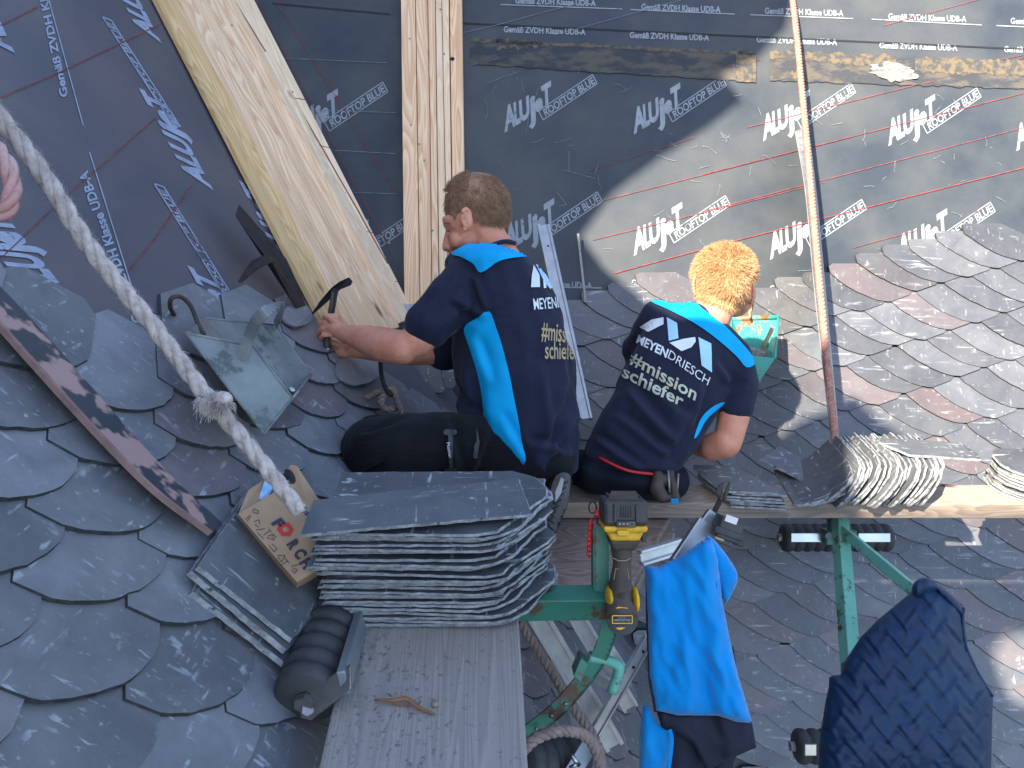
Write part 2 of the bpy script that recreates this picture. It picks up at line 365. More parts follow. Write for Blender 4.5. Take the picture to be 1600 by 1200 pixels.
M['green2'] = mat('faded green paint', (.10, .36, .27), (.17, .44, .35), scale=7, rough=.5, bump=.25, bscale=40, c3=(.075, .055, .045), s3=18, t3=.53)
M['bucket'] = mat('turquoise enamel with rust', (.03, .30, .25), (.06, .38, .32), scale=9, rough=.45, bump=.3, c3=(.26, .11, .04), s3=16, t3=.55)
M['rust'] = mat('rusted rim', (.30, .17, .08), (.42, .33, .22), scale=60, rough=.8, bump=.5)
M['rubber'] = mat('black rubber', (.035, .035, .038), (.06, .06, .062), scale=30, rough=.6, bump=.2, spec=.4)
M['rope_w'] = mat('frayed pale rope', (.66, .58, .54), (.44, .36, .34), scale=50, rough=.95, bump=.8, bscale=120)
M['rope_p'] = mat('pink rope', (.42, .22, .17), (.30, .15, .12), scale=60, rough=.95, bump=.6, bscale=120)
M['rope_r'] = mat('pink stained rope', (.58, .42, .40), (.52, .22, .20), scale=9, rough=.95, bump=.6, bscale=120)
M['rope_b'] = mat('brown rope', (.30, .22, .19), (.19, .14, .12), scale=40, rough=.95, bump=.6, bscale=120)
M['strap'] = mat('whitish webbing', (.42, .40, .38), (.30, .28, .27), scale=30, rough=.8)
M['skin'] = mat('skin', (.68, .31, .20), (.56, .22, .14), scale=14, rough=.5, bump=.25, bscale=90, spec=.4)
M['skin'].node_tree.nodes['Principled BSDF'].inputs['Subsurface Weight'].default_value = .12
M['skin'].node_tree.nodes['Principled BSDF'].inputs['Subsurface Radius'].default_value = (.02, .007, .004)
M['hair_b'] = mat('brown hair', (.17, .085, .042), (.31, .175, .095), scale=60, rough=.65, bump=.6, bscale=150)
M['hair_g'] = mat('ginger blond hair', (.33, .175, .075), (.47, .275, .125), scale=60, rough=.6, bump=.6, bscale=150)
for hk in ('hair_b', 'hair_g'):
    n_ = M[hk].node_tree; b_ = n_.nodes['Principled BSDF']; lk = b_.inputs['Base Color'].links[0].from_socket
    g_ = n_.nodes.new('ShaderNodeNewGeometry'); mr_ = n_.nodes.new('ShaderNodeMapRange'); mr_.inputs[3].default_value = .45; mr_.inputs[4].default_value = 1.5
    n_.links.new(g_.outputs['Random Per Island'], mr_.inputs[0]); vs_ = n_.nodes.new('ShaderNodeVectorMath'); vs_.operation = 'SCALE'
    n_.links.new(lk, vs_.inputs[0]); n_.links.new(mr_.outputs[0], vs_.inputs['Scale']); n_.links.new(vs_.outputs[0], b_.inputs['Base Color'])
M['navy'] = mat('navy jersey', (.010, .013, .032), (.015, .018, .042), scale=12, rough=.85, bump=.3, bscale=18, spec=.25, sheen=.06)
M['cyan'] = mat('cyan jersey', (.0, .33, .68), (.0, .38, .74), scale=12, rough=.8, bump=.2, bscale=18, spec=.25)
M['corduroy'] = mat('black work corduroy', (.006, .006, .008), (.012, .012, .015), scale=10, rough=.92, bump=.9, bscale=7, stretch=(1, 1, 1), spec=.15, bstretch=(3, 3, 60), sheen=.05)
M['jean'] = mat('dark work trousers', (.006, .008, .016), (.012, .014, .024), scale=10, rough=.9, bump=.5, bscale=20, spec=.2)
M['white_p'] = mat('white transfer print', (.72, .78, .82), (.62, .68, .74), scale=30, rough=.6)
M['blue_p'] = mat('light blue transfer print', (.38, .66, .86), (.30, .56, .80), scale=12, rough=.6)
M['gold_p'] = mat('beige transfer print', (.42, .34, .20), (.36, .28, .16), scale=20, rough=.6)
M['sage_p'] = mat('pale sage transfer print', (.50, .52, .42), (.44, .46, .36), scale=20, rough=.6)
M['fleece'] = mat('bright blue fleece', (.0, .22, .58), (.0, .26, .64), scale=10, rough=.95, bump=.5, bscale=70, sheen=.25, spec=.15)
M['fl_dark'] = mat('navy fleece trim', (.010, .012, .028), (.016, .018, .036), scale=14, rough=.9, bump=.3)
M['vest'] = mat('dark blue quilted nylon', (.003, .020, .060), (.005, .028, .078), scale=6, rough=.5, bump=.25, bscale=25, spec=.3, sheen=.03)
M['card'] = mat('brown cardboard', (.40, .27, .17), (.33, .215, .13), scale=10, rough=.85, bump=.2, bscale=40)
M['ink'] = mat('dark printing ink', (.035, .035, .06), rough=.7)
M['inkred'] = mat('red printing ink', (.55, .03, .03), rough=.7)
M['white'] = mat('white paper', (.75, .76, .78), rough=.6)
M['bluepack'] = mat('blue printed packet', (.05, .32, .62), (.5, .62, .75), scale=30, rough=.4)
M['yellow'] = mat('yellow tool plastic', (.80, .46, .012), (.66, .36, .01), scale=30, rough=.45, bump=.1)
M['toolblk'] = mat('black tool plastic', (.022, .022, .024), (.045, .044, .045), scale=25, rough=.5, bump=.2)
M['tooldust'] = mat('dusty rubber grip', (.085, .065, .05), (.05, .04, .033), scale=22, rough=.7, bump=.3)
M['leather'] = mat('worn brown leather', (.07, .045, .03), (.035, .022, .016), scale=20, rough=.6, bump=.4)
M['redp'] = mat('red plastic', (.60, .02, .02), rough=.35)
M['sole'] = mat('grey shoe sole', (.10, .095, .09), (.06, .058, .055), scale=30, rough=.8, bump=.3)
M['film'] = mat('copper strip with torn film', (.045, .055, .07), (.42, .27, .25), scale=14, rough=.42, bump=.5, bscale=18, lo_=.47, hi=.52, metal=.0, spec=.6, stretch=(1, 1, 1), detail=3)
M['coppere'] = mat('pinkish strip edge', (.38, .23, .20), (.22, .14, .13), scale=20, rough=.5)
M['rock'] = mat('pebble', (.30, .24, .16), rough=.8)
M['twig'] = mat('dry twig', (.28, .14, .06), (.20, .10, .05), scale=30, rough=.8)
M['occluder_pale'] = mat('pale occluder surface', (.5, .48, .45), rough=.9)  # only for the added, unseen slab that casts the large shadow
# ================================================================ roof planes
VAL = NL.cross(NR).normalized()
if VAL.z < 0: VAL = -VAL
def plane_mesh(a, b): pass
va, vb = V0 + VAL*3.2, V0 - VAL*4.0
mb = MB(); mb.add([va, vb, vb+UR*6.5, va+UR*6.5], [(0, 1, 2, 3)])
roofR = tag(mb.build('roof_right', M['memb']), 'shaded and sunlit black printed roofing membrane of the right roof slope', kind='structure')
mb = MB(); mb.add([va, vb, vb-UL*6.0, va-UL*6.0], [(0, 1, 2, 3)])
roofL = tag(mb.build('roof_left', M['membL']), 'dusty blue grey printed roofing membrane of the left roof slope', kind='structure')

def yline(pl, X):
    for (x0, y0), (x1, y1) in zip(pl, pl[1:]):
        if x0 <= X <= x1: return y0 + (y1-y0)*(X-x0)/(x1-x0)
    return pl[0][1] if X < pl[0][0] else pl[-1][1]
TOPR = [(560, 500), (700, 520), (882, 478), (960, 458), (1010, 447), (1200, 440), (1300, 420), (1400, 392), (1500, 368), (1600, 352), (1900, 290)]
TOPL = [(-600, 380), (-100, 415), (0, 428), (60, 452), (120, 470), (180, 492), (235, 530), (262, 485), (340, 490), (400, 462), (450, 468), (500, 480), (600, 560), (700, 640)]

def tiles(mb, o, U, V, N, a, b, th, rng, inside, mirror, root_h=.004, jit=.05, urange=None, arc=1, m=2.0, gt=3.1, tops=(.035, .05)):
    """overlapping scale slates; each is a real thin slab"""
    ax, ay = a; bx, by = b
    E = (bx+m*ax, by+m*ay)
    u0, u1, v0, v1 = urange
    rows = int((v1-v0)/abs(by))+3
    for j in range(rows, -1, -1):
        n0 = -int(abs(v1-v0)*1.0/ax)-4; n1 = int((u1-u0)/ax)+int(abs(v1-v0)/ax)+6
        for i in range(n0, n1):
            sx = u0 + i*ax - bx*j; sy = v0 + i*ay - by*j
            js, jt = random.uniform(-jit, jit)*ax, random.uniform(-jit, jit)*abs(by)
            if not (u0-.3 < sx < u1+.3 and v0-.3 < sy < v1+.3): continue
            cx, cy = sx+E[0]*.45, sy+E[1]*.45
            cm = -cx if mirror else cx
            q = o + U*cm + V*cy
            if not inside(q): continue
            pts = [(ax*.12, tops[0]), (-.003, tops[0]*.75)]
            wob = random.uniform(-.004, .004); kk = random.uniform(.92, 1.06)
            for k in range(0, 15):
                t = math.pi/2*k/14
                e = random.uniform(-.0009, .0009)
                q_ = k/14
                if arc == 1: pts.append((E[0]*q_+e, E[1]*(1-(1-q_)**(1.95*kk)) + e + wob*math.sin(2*t)))
                else: pts.append((E[0]*(1-math.cos(t)**(1.25*kk))+e, E[1]*math.sin(t)**kk + e + wob*math.sin(2*t)))
            pts += [(E[0]+ax*.7, E[1]+ay*.7+.004), (E[0]+ax*.98, E[1]+tops[1]), (E[0]*.7, tops[0]*1.05)] if m > 1.5 else [(E[0]+ax*.30, E[1]+.012), (E[0]+ax*.32, E[1]+tops[1]), (E[0]*.8, tops[0]*1.05)]
            h0 = root_h + th*(1.4+m) + random.uniform(-.0008, .0008)
            tl = random.uniform(-.006, .006)
            A = []; B = []
            for (x, y) in pts:
                h = h0 - th*(x/ax) - th*gt*((y-(x*ay/ax))/abs(by)) + tl*(x-E[0]/2)
                X_, Y_ = sx+js+x, sy+jt+y
                if mirror: X_ = -X_
                p = o + U*X_ + V*Y_
                A.append(p + N*h); B.append(p + N*(h-.0058))
            n = len(A); cc = sum(A, Vector())/n
            for k in range(n):                       # trimmed slates have a bevelled, broken edge, darkened to paint the shadow lines
                d_ = (A[k]-cc); A[k] = A[k] - d_.normalized()*random.uniform(.0012, .0024)
            if mirror: A.reverse(); B.reverse()
            mb.prism(A, B)
def inR(q):
    X, Y, z = px(q)
    if z < .2 or not (-150 < X < 1800 and -200 < Y < 1400): return False
    if (q-V0).dot(NL) < .02: return False
    return Y > yline(TOPR, X) + 20
def inL(q):
    X, Y, z = px(q)
    if z < .15 or not (-500 < X < 1500 and -200 < Y < 1900): return False
    if (q-V0).dot(NR) < .0: return False
    return Y > yline(TOPL, X) + 42
mb = MB(); tiles(mb, V0, UR, VR, NR, (.088, .027), (.006, -.150), .0040, None, inR, False, urange=(-1.2, 3.0, -2.2, 1.4))
sl = mb.build('slate_covering', M['slate'], roofR)
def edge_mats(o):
    o.data.materials.append(M['slate_shade_edge'])
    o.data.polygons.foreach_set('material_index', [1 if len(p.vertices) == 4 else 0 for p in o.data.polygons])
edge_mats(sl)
mb = MB(); q0, q1, q2 = PL(300, 850), PL(300, 750), PL(380, 850)
V2 = (q1-q0).normalized(); U2 = NL.cross(V2); U2 = -U2 if U2.dot(q2-q0) < 0 else U2
tiles(mb, V0, U2, V2, NL, (.140, -.006), (.004, -.108), .0044, None, inL, True, urange=(-2.5, 3.0, -2.8, 2.0), arc=2, m=1.0, gt=1.8, tops=(.125, .14))
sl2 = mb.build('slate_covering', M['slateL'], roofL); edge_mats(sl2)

def smooth_loop(pts, n=4):
    q = [Vector((x, y, 0)) for x, y in pts]; m = len(q); out = []
    for i in range(m):
        a, b, c, d = q[i-1], q[i], q[(i+1) % m], q[(i+2) % m]
        for k in range(n):
            t = k/n; v = ((b*2)+(c-a)*t+(a*2-b*5+c*4-d)*t*t+(b*3-a-c*3+d)*t**3)*.5; out.append((v.x, v.y))
    return out
# ---------------------------------------------------------------- printing on the membranes
pr = lambda X, Y: PR(X, Y, .0016)
pr2 = lambda X, Y: PR(X, Y, .0032)
pl_ = lambda X, Y: PL(X, Y, .0018)
mb = MB()
def box_outline(mb, c, wpx, proj):
    for i in range(4): dec_line(mb, c[i], c[(i+1) % 4], wpx, proj, 2)
def logoR(mb, X, Y, s=1.0, proj=pr, part='ab'):
    # slanting bold lettering with a boxed line under it; X,Y is the foot of the first letter
    if 'a' in part:
        x, y = X, Y
        for ch, wd, hh, dy in (('A', 19, 37, 0), ('L', 10, 35, 0), ('U', 16, 33, 0), ('J', 12, 38, 8), ('E', 13, 27, 0), ('T', 16, 37, 2)):
            U = (wd*s, -.62*wd*s); V = (-2*s, -hh*s)
            t = ch if ch not in 'JE' else ch.lower()
            dec_text(mb, t, (x, y+dy*s), U, V, proj, bold=.05)
            x += wd*.86*s; y -= .60*wd*.86*s
    if 'b' in part:
        O = (X+62*s, Y-18*s); U = (86*s, -58*s)
        dec_text(mb, 'ROOFTOP BLUE', (O[0]+4*s, O[1]-5.5*s), (U[0]*.92, U[1]*.92), (-5.0*s, -11*s), proj, bold=.022)
        Vb = (-7.5*s, -14.5*s)
        box_outline(mb, [O, (O[0]+U[0], O[1]+U[1]), (O[0]+U[0]+Vb[0], O[1]+U[1]+Vb[1]), (O[0]+Vb[0], O[1]+Vb[1])], 1.5*s, proj)
for X, Y in ((788, 205), (990, 208), (1192, 219), (1388, 226), (1588, 234)): logoR(mb, X, Y, .98)
for X, Y in ((790, 392), (990, 398), (1203, 404), (1404, 408), (1610, 412)): logoR(mb, X, Y, 1.02)
logoR(mb, 449, 224, 1.06); logoR(mb, 500, 425, 1.02)
TXT = 'Gemäß ZVDH Klasse UDB-A'
for X, Y, W in ((805, 5, 126), (1002, 15, 124), (1195, 21, 123), (1388, 30, 122), (1579, 37, 122), (787, 50, 128), (984, 59, 124), (1182, 66, 126), (1374, 75, 122), (1569, 81, 122), (987, 446, 122), (1203, 455, 122), (800, 446, 125)):
    dec_text(mb, TXT, (X, Y), (W, W*.035), (0, -9.5), pr, bold=.03)
for a, b in (((782, 7), (972, 14)), ((985, 15), (1148, 22)), ((1172, 23), (1333, 29)), ((1362, 30), (1534, 39)), ((1557, 40), (1700, 46)), ((800, 448), (940, 450)), ((1180, 457), (1330, 461))):
    dec_line(mb, a, b, 1.6, pr)
mb.build('printed_lettering', M['print'], roofR, recalc=False)
mb = MB()
dec_line(mb, (722, 36), (1650, 79), 2.6, pr, 10)
dec_line(mb, (425, 5), (610, 22), 2.4, pr, 4)
mb.build('membrane_seam', M['black'], roofR, recalc=False)
mb = MB()                                            # red snapped chalk lines
for a, b, wd in (((1167, 199), (1620, 85), .9), ((1100, 272), (1620, 140), .9), ((1100, 330), (1620, 194), .8), ((1133, 380), (1620, 257), 1.3), ((1333, 387), (1433, 360), .9), ((922, 266), (1087, 214), .7), ((919, 319), (1200, 247), .9), ((926, 375), (1200, 307), .9), ((960, 427), (1133, 380), 1.3), ((1200, 247), (1330, 214), .7), ((1200, 307), (1290, 284), .6), ((1380, 40), (1560, -10), .7), ((400, 0), (612, 395), 1.0), ((430, 0), (618, 300), .8), ((1100, 110), (1190, 92), .7), ((1480, 108), (1620, 82), .7)):
    dec_line(mb, a, b, wd, pr2, 10)
mb.build('chalk_line', M['red'], roofR, recalc=False)
mb = MB()                                            # scratches, pencil marks
rs = random.Random(3)
for k in range(85):
    X = rs.uniform(730, 1590); Y = rs.uniform(85, 430); a = rs.choice([rs.gauss(1.57, .25), rs.gauss(.1, .2), rs.uniform(0, 3.1)]); l = rs.uniform(4, 26)
    if X > 1200: l *= .6
    p = [(X, Y)]
    for q in range(4): a += rs.gauss(0, .22); p.append((p[-1][0]+math.cos(a)*l/3, p[-1][1]+math.sin(a)*l/3))
    for q in range(4): dec_line(mb, p[q], p[q+1], rs.uniform(.35, .8), pr2, 1)
for a, b in (((720, 52), (780, 38)), ((780, 38), (845, 20)), ((735, 102), (790, 88)), ((845, 20), (905, 5)), ((760, 130), (810, 112)), ((880, 265), (889, 268)), ((889, 236), (889, 268)), ((889, 268), (930, 279)), ((870, 300), (885, 320)), ((885, 320), (873, 322)), ((420, 90), (605, 98)), ((500, 172), (618, 176)), ((510, 234), (618, 240)), ((540, 300), (620, 303)), ((865, 55), (1100, -10))):
    dec_line(mb, a, b, .8, pr2, 5)
for k in range(7):
    dec_line(mb, (1128+rs.uniform(-6, 6), 205+k*3), (1140+rs.uniform(-6, 6), 222-k*2), .6, pr2, 1)
mb.build('pencil_mark', M['thinline'], roofR, recalc=False)
mb = MB()
def noisy_quad(mb, top, bot, x0, x1, proj, n=60, amp=3, seed=1):
    r = random.Random(seed); A = []
    for i in range(n+1):
        x = x0+(x1-x0)*i/n; yt = top[0]+(top[1]-top[0])*i/n + r.uniform(-amp, amp)*.5; yb = bot[0]+(bot[1]-bot[0])*i/n + r.uniform(-amp, amp)*.5
        A.append(((x, yt), (x, yb)))
    for (a, b), (c, d) in zip(A, A[1:]): mb.quad(proj(*a), proj(*c), proj(*d), proj(*b))
noisy_quad(mb, (60, 84), (100, 128), 735, 1182, pr2, seed=2); noisy_quad(mb, (80, 100), (126, 140), 1203, 1640, pr2, seed=3)
mb.build('adhesive_band', M['glue'], roofR, recalc=False)
mb = MB(); pr3 = lambda X, Y: PR(X, Y, .0042)
noisy_quad(mb, (59, 82), (66, 86), 736, 1182, pr3, amp=3.5, seed=4); noisy_quad(mb, (79, 86), (90, 106), 1203, 1400, pr3, amp=5, seed=5); noisy_quad(mb, (88, 96), (112, 120), 1430, 1640, pr3, amp=5, seed=15)
noisy_quad(mb, (112, 112), (122, 124), 1206, 1260, pr3, amp=4, seed=6); noisy_quad(mb, (74, 82), (128, 129), 1150, 1181, pr3, amp=2, n=6, seed=7)
noisy_quad(mb, (60, 66), (78, 72), 775, 850, pr3, amp=8, n=20, seed=9)
mb.build('adhesive_edge', M['gluee'], roofR, recalc=False)
mb = MB()
r = random.Random(5); poly = []
for k in range(34):
    a = 2*math.pi*k/34; poly.append((1396+math.cos(a)*(38+r.uniform(-7, 5)), 112+math.sin(a)*(16+r.uniform(-4, 2))+.12*38*math.cos(a)))
dec_poly(mb, poly, lambda X, Y: PR(X, Y, .006 + .006*noise.noise(Vector((X*.06, Y*.2, 0)))), 4)
mb.build('foam_splash', M['foam'], roofR, recalc=False)

mb = MB()
def logoL(mb, A0, U, V, box=None, bs=1):
    x, y = A0; n = 6; lw = [1.2, .7, 1.0, .7, .9, 1.0]; tot = sum(lw)
    for ch, wv in zip(['A', 'L', 'U', 'j', 'e', 'T'], lw):
        f = wv/tot; dec_text(mb, ch, (x, y), (U[0]*f*1.1, U[1]*f*1.1), V, pl_, bold=.05); x += U[0]*f; y += U[1]*f
    if box:
        O, W, H = box
        dec_text(mb, 'ROOFTOP BLUE', (O[0]+W[0]*.04+H[0]*.2, O[1]+W[1]*.04+H[1]*.2), (W[0]*.92, W[1]*.92), (H[0]*.66, H[1]*.66), pl_, bold=.02)
        box_outline(mb, [O, (O[0]+W[0], O[1]+W[1]), (O[0]+W[0]+H[0], O[1]+W[1]+H[1]), (O[0]+H[0], O[1]+H[1])], 1.8, pl_)
logoL(mb, (331, 296), (-76, -140), (-38, -18), ((282, 198), (-108, -166), (-14, -6)))
logoL(mb, (410, 575), (-76, -140), (-40, -18), ((368, 470), (-112, -178), (-15, -5)))
logoL(mb, (106, 463), (-96, -120), (-62, -6))
logoL(mb, (250, 66), (-70, -135), (-34, -18)); logoL(mb, (20, 82), (-70, -150), (-50, -14)); logoL(mb, (470, 430), (-66, -130), (-30, -16))
dec_text(mb, TXT[:17], (106, 150), (-40, -190), (-12, 3), pl_, bold=.03)
dec_text(mb, 'Gemäß ZVDH Klasse UDB-A', (222, 502), (-86, -236), (-14, 5), pl_, bold=.03)
dec_line(mb, (75, -5), (130, 196), 1.8, pl_); dec_line(mb, (140, 238), (222, 500), 1.8, pl_)
mb.build('printed_lettering', M['printL'], roofL, recalc=False)
mb = MB(); pl2 = lambda X, Y: PL(X, Y, .003)
for a, b in (((0, 153), (110, 105)), ((110, 105), (250, 38)), ((0, 405), (110, 300)), ((110, 300), (160, 258)), ((160, 258), (245, 183)), ((200, 425), (245, 370)), ((245, 370), (300, 290)), ((0, 40), (60, 10))):
    dec_line(mb, a, b, 1.6, pl2, 10)
mb.build('chalk_line', M['red'], roofL, recalc=False)

# ================================================================ timber valley boards
def plank(name, A, thick, m, label, cat, group=None, bevel=.002, ax=None):
    """A: loop of four (or more) points, A[0]->A[1] runs along the grain"""
    x = (Vector(A[1])-Vector(A[0])).normalized() if ax is None else ax
    n = (Vector(A[2])-Vector(A[0])).cross(Vector(A[1])-Vector(A[0])).normalized()
    if n.dot(CAM-Vector(A[0])) < 0: n = -n
    y = n.cross(x).normalized(); z = x.cross(y)
    c = sum((Vector(a) for a in A), Vector())/len(A)
    Mx = Matrix.Translation(c) @ Matrix((x, y, z)).transposed().to_4x4()
    mb = MB(); mb.slab([Vector(a) for a in A], -n*thick)
    return tag(mb.build(name, m, frame=Mx, bevel=bevel), label, cat, group)
TL, TR, BR, BL = PL(224, -40, .020), PR(372, -40, .030), PR(646, 500, .030), PL(524, 538, .024)
def across(f, top): return (TL.lerp(TR, f) if top else BL.lerp(BR, f))
def dboard(f0, f1, m, label, lift=0, e=0, th=.016, g='boards of the diagonal valley lining'):
    n = (BR-TL).cross(TR-TL).normalized(); n = n if n.dot(CAM-TL) > 0 else -n
    A = [across(f0, 1), across(f0, 0), across(f1, 0), across(f1, 1)]
    A[1] = A[1]+(A[1]-A[0]).normalized()*e; A[2] = A[2]+(A[2]-A[3]).normalized()*e
    return plank('valley_board', [a+n*lift for a in A], th, m, label, 'board', g)
dboard(0, .20, M['pine3'], 'rough yellow edge board on the left side of the diagonal boards', .000)
dboard(.203, .475, M['pine'], 'left of the two wide grained boards in the diagonal board run', .004, .01)
dboard(.478, .745, M['pine'], 'right of the two wide grained boards in the diagonal board run', .006, .01)
pb = dboard(.748, 1.0, M['pine2'], 'pale smooth plank with a red line along the right side of the diagonal boards', .016, .0)
def vboard(xa, xb, yb, m, label, h):
    A = [PR(xa[0], -40, h), PR(xa[1], yb, h), PR(xb[1], yb, h), PR(xb[0], -40, h)]
    return plank('upright_board', A, .03, m, label, 'board', 'boards of the upright lining')
vboard((626, 632), (648, 656), 492, M['pine'], 'leftmost narrow board of the upright boards with a knot', .045)
vboard((649, 657), (679, 686), 492, M['pine'], 'grained middle board of the upright boards', .047)
vboard((680, 687), (700, 707), 480, M['pine2'], 'pale smooth board of the upright boards with a red line', .049)
vboard((702, 709), (721, 728), 470, M['pine'], 'rightmost upright board with a drilled hole near its top', .030)
# pencil and red lines drawn on the boards
n_ = (BR-TL).cross(TR-TL).normalized(); n_ = n_ if n_.dot(CAM-TL) > 0 else -n_
def pd(X, Y): return hit(X, Y, TL+n_*.0175, n_)
mb = MB()
def boardline(mb, pts, wpx, proj=pd):
    for a, b in zip(pts, pts[1:]): dec_line(mb, a, b, wpx, proj, 1)
boardline(mb, [(366, 0), (430, 105), (500, 225), (560, 330), (596, 395), (606, 412)], 1.8)
boardline(mb, [(300, 60), (360, 165), (420, 270)], .9); boardline(mb, [(270, 5), (330, 90), (400, 215), (450, 320), (520, 440)], .8)
mb.build('chalk_line', M['red'], None, recalc=False)
o = bpy.data.objects['chalk_line.002']; tag(o, 'thin red snapped lines along the diagonal pine boards', 'chalk line')
mb = MB()
boardline(mb, [(335, 118), (372, 132), (430, 148), (480, 156)], .9); boardline(mb, [(340, 160), (380, 190), (460, 218), (520, 232)], .9)
boardline(mb, [(390, 255), (440, 285), (540, 302)], .9); boardline(mb, [(440, 330), (500, 350), (598, 366)], .9); boardline(mb, [(500, 425), (560, 436), (625, 440)], .9)
boardline(mb, [(330, 148), (366, 168), (380, 168), (383, 160), (388, 172), (393, 163), (398, 176), (404, 168), (412, 178), (418, 172), (425, 180), (432, 172), (436, 178), (470, 176)], .9)
o = mb.build('pencil_line', M['iron'], None, recalc=False); tag(o, 'dark pencil lines and a scribble across the diagonal pine boards', 'pencil mark')
mb = MB(); pv = lambda X, Y: PR(X, Y, .0505)
boardline(mb, [(668, -10), (672, 200), (675, 470)], 1.2, pv); boardline(mb, [(690, -10), (695, 240), (699, 400)], 1.0, pv)
o = mb.build('chalk_line', M['red'], None, recalc=False); tag(o, 'red line down the upright pine boards', 'chalk line')
# small screw heads
mb = MB()
for X, Y in ((362, 40), (283, 65), (413, 103), (457, 144), (384, 136), (498, 281), (465, 330), (600, 440), (608, 380), (575, 410), (540, 415), (520, 433), (330, 108)):
    p = pd(X, Y)+n_*.001; mb.ball(p, RT*.0035, UP*.0035, n_*.0015, 8, 4)
for X, Y in ((688, 14), (694, 84), (642, 195), (697, 356), (640, 60), (655, 225), (663, 250), (676, 360)): mb.ball(PR(X, Y, .051), RT*.0032, UP*.0032, NR*.0015, 8, 4)
tag(mb.build('screw_head', M['steel'], None), 'small screw heads in the pine boards', 'screws', kind='stuff')
mb = MB(); mb.ball(PR(707, 92, .0305), RT*.0075, VR*.0075, NR*.001, 12, 4); tag(mb.build('drilled_hole', M['black']), 'dark drilled hole at the top of the right upright board', 'hole')

# ================================================================ things on the left roof
# film-wrapped strip
def strip_pts(off): return
L1 = [(-60, 385), (60, 510), (170, 635), (260, 735), (348, 818)]; L2 = [(-60, 440), (45, 560), (150, 675), (240, 765), (330, 833)]
mb = MB()
A = [PL(*p, .030) for p in L1]; B = [PL(*p, .042) for p in L2]
A, B = [interp(q, 10) for q in (A, B)]
for i in range(len(A)-1): mb.quad(A[i], A[i+1], B[i+1], B[i])
root = thing('metal_strip', PL(200, 700), 'long strip with torn pinkish protective film lying on the left slates', 'metal strip')
mb.build('face', M['film'], root, recalc=False)
mb = MB()
for i in range(len(A)-1): mb.quad(B[i], B[i+1], B[i+1]-NL*.007, B[i]-NL*.007)
for i in range(len(A)-1): mb.quad(A[i], A[i+1], A[i+1]-NL*.012, A[i]-NL*.012)
for i in range(len(A)-1):
    c, d = B[i], B[i+1]; mb.slab([c, d, d.lerp(A[i+1], .09), c.lerp(A[i], .09)], NL*.002)
build_parts(mb, 'folded_edge', M['coppere'], root)

# galvanised tray
z0 = 1.30
def zz(X, Y, h): return PL(X, Y, h)
F = [PL(289, 520, .13), PL(396, 541, .16), PL(457, 622, .155), PL(412, 679, .12)]
Bk = [PL(320, 497, .03), PL(431, 508, .035), PL(486, 586, .04), PL(448, 640, .03)]
root = thing('slate_nail_tray', PL(400, 640), 'grey galvanised tray with strap handle hanging on the left roof', 'tray')
nz = (F[1]-F[0]).cross(F[3]-F[0]).normalized(); nz = nz if nz.dot(CAM-F[0]) < 0 else -nz
T_ = .0025
mb = MB()
def wall(mb, a, b, c, d, t=T_):
    n = (Vector(b)-a).cross(Vector(c)-a).normalized(); mb.slab([a, b, c, d], n*t)
wall(mb, *F); wall(mb, *Bk); wall(mb, F[2], Bk[2], Bk[3], F[3]); wall(mb, F[3], Bk[3], Bk[0], F[0])
mb.build('tray_body', M['zinc'], root, bevel=.001)
mb = MB()
for a, b in ((F[0], F[1]), (F[1], F[2]), (F[2], F[3]), (F[2], Bk[2]), (Bk[1], Bk[2]), (Bk[0], Bk[1])): mb.tube([a, b], .0022, 8)
mb.build('rolled_rim', M['zinc'], root, smooth=True)
hp = interp([PL(379, 562, .148), PL(388, 530, .175), PL(402, 500, .215), PL(425, 480, .24), PL(444, 470, .22), PL(440, 488, .12), PL(430, 508, .04)], 6)
mb = MB(); mb.ribbon(hp, .019, .002, -FW); mb.build('strap_handle', M['zinc'], root)
mb = MB(); mb.tube(interp([PL(318, 522, .10), PL(309, 505, .08), PL(298, 478, .07), PL(283, 464, .06), PL(268, 466, .05), PL(266, 480, .03), PL(272, 492, .012)], 6), .004, 8)
mb.build('hanging_hook', M['leather'], root, smooth=True)
mb = MB(); mb.ball(PL(455, 611, .12), RT*.008, UP*.008, FW*.006); mb.build('rivet', M['chrome'], root, smooth=True)

# black T-shaped slater's anvil stuck in the roof
root = thing('slate_anvil', PL(470, 480), 'black T-shaped iron slate anvil stuck in the left roof', 'iron anvil')
mb = MB()
tp = [PL(373, 319, .07), PL(367, 337, .07), PL(388, 366, .07), PL(412, 397, .07), PL(426, 412, .065), PL(442, 444, .045), PL(462, 482, .02), PL(477, 477, .02), PL(462, 438, .045), PL(446, 405, .065), PL(430, 384, .07), PL(400, 350, .07)]
mb.slab(tp, FW*.007); mb.build('shank', M['iron'], root, bevel=.0015)
tp = [PL(371, 441, .06), PL(380, 424, .065), PL(392, 408, .07), PL(420, 394, .072), PL(432, 406, .072), PL(404, 418, .07), PL(376, 441, .06)]
mb = MB(); mb.slab(tp, FW*.007); mb.build('arm', M['iron'], root, bevel=.0015)

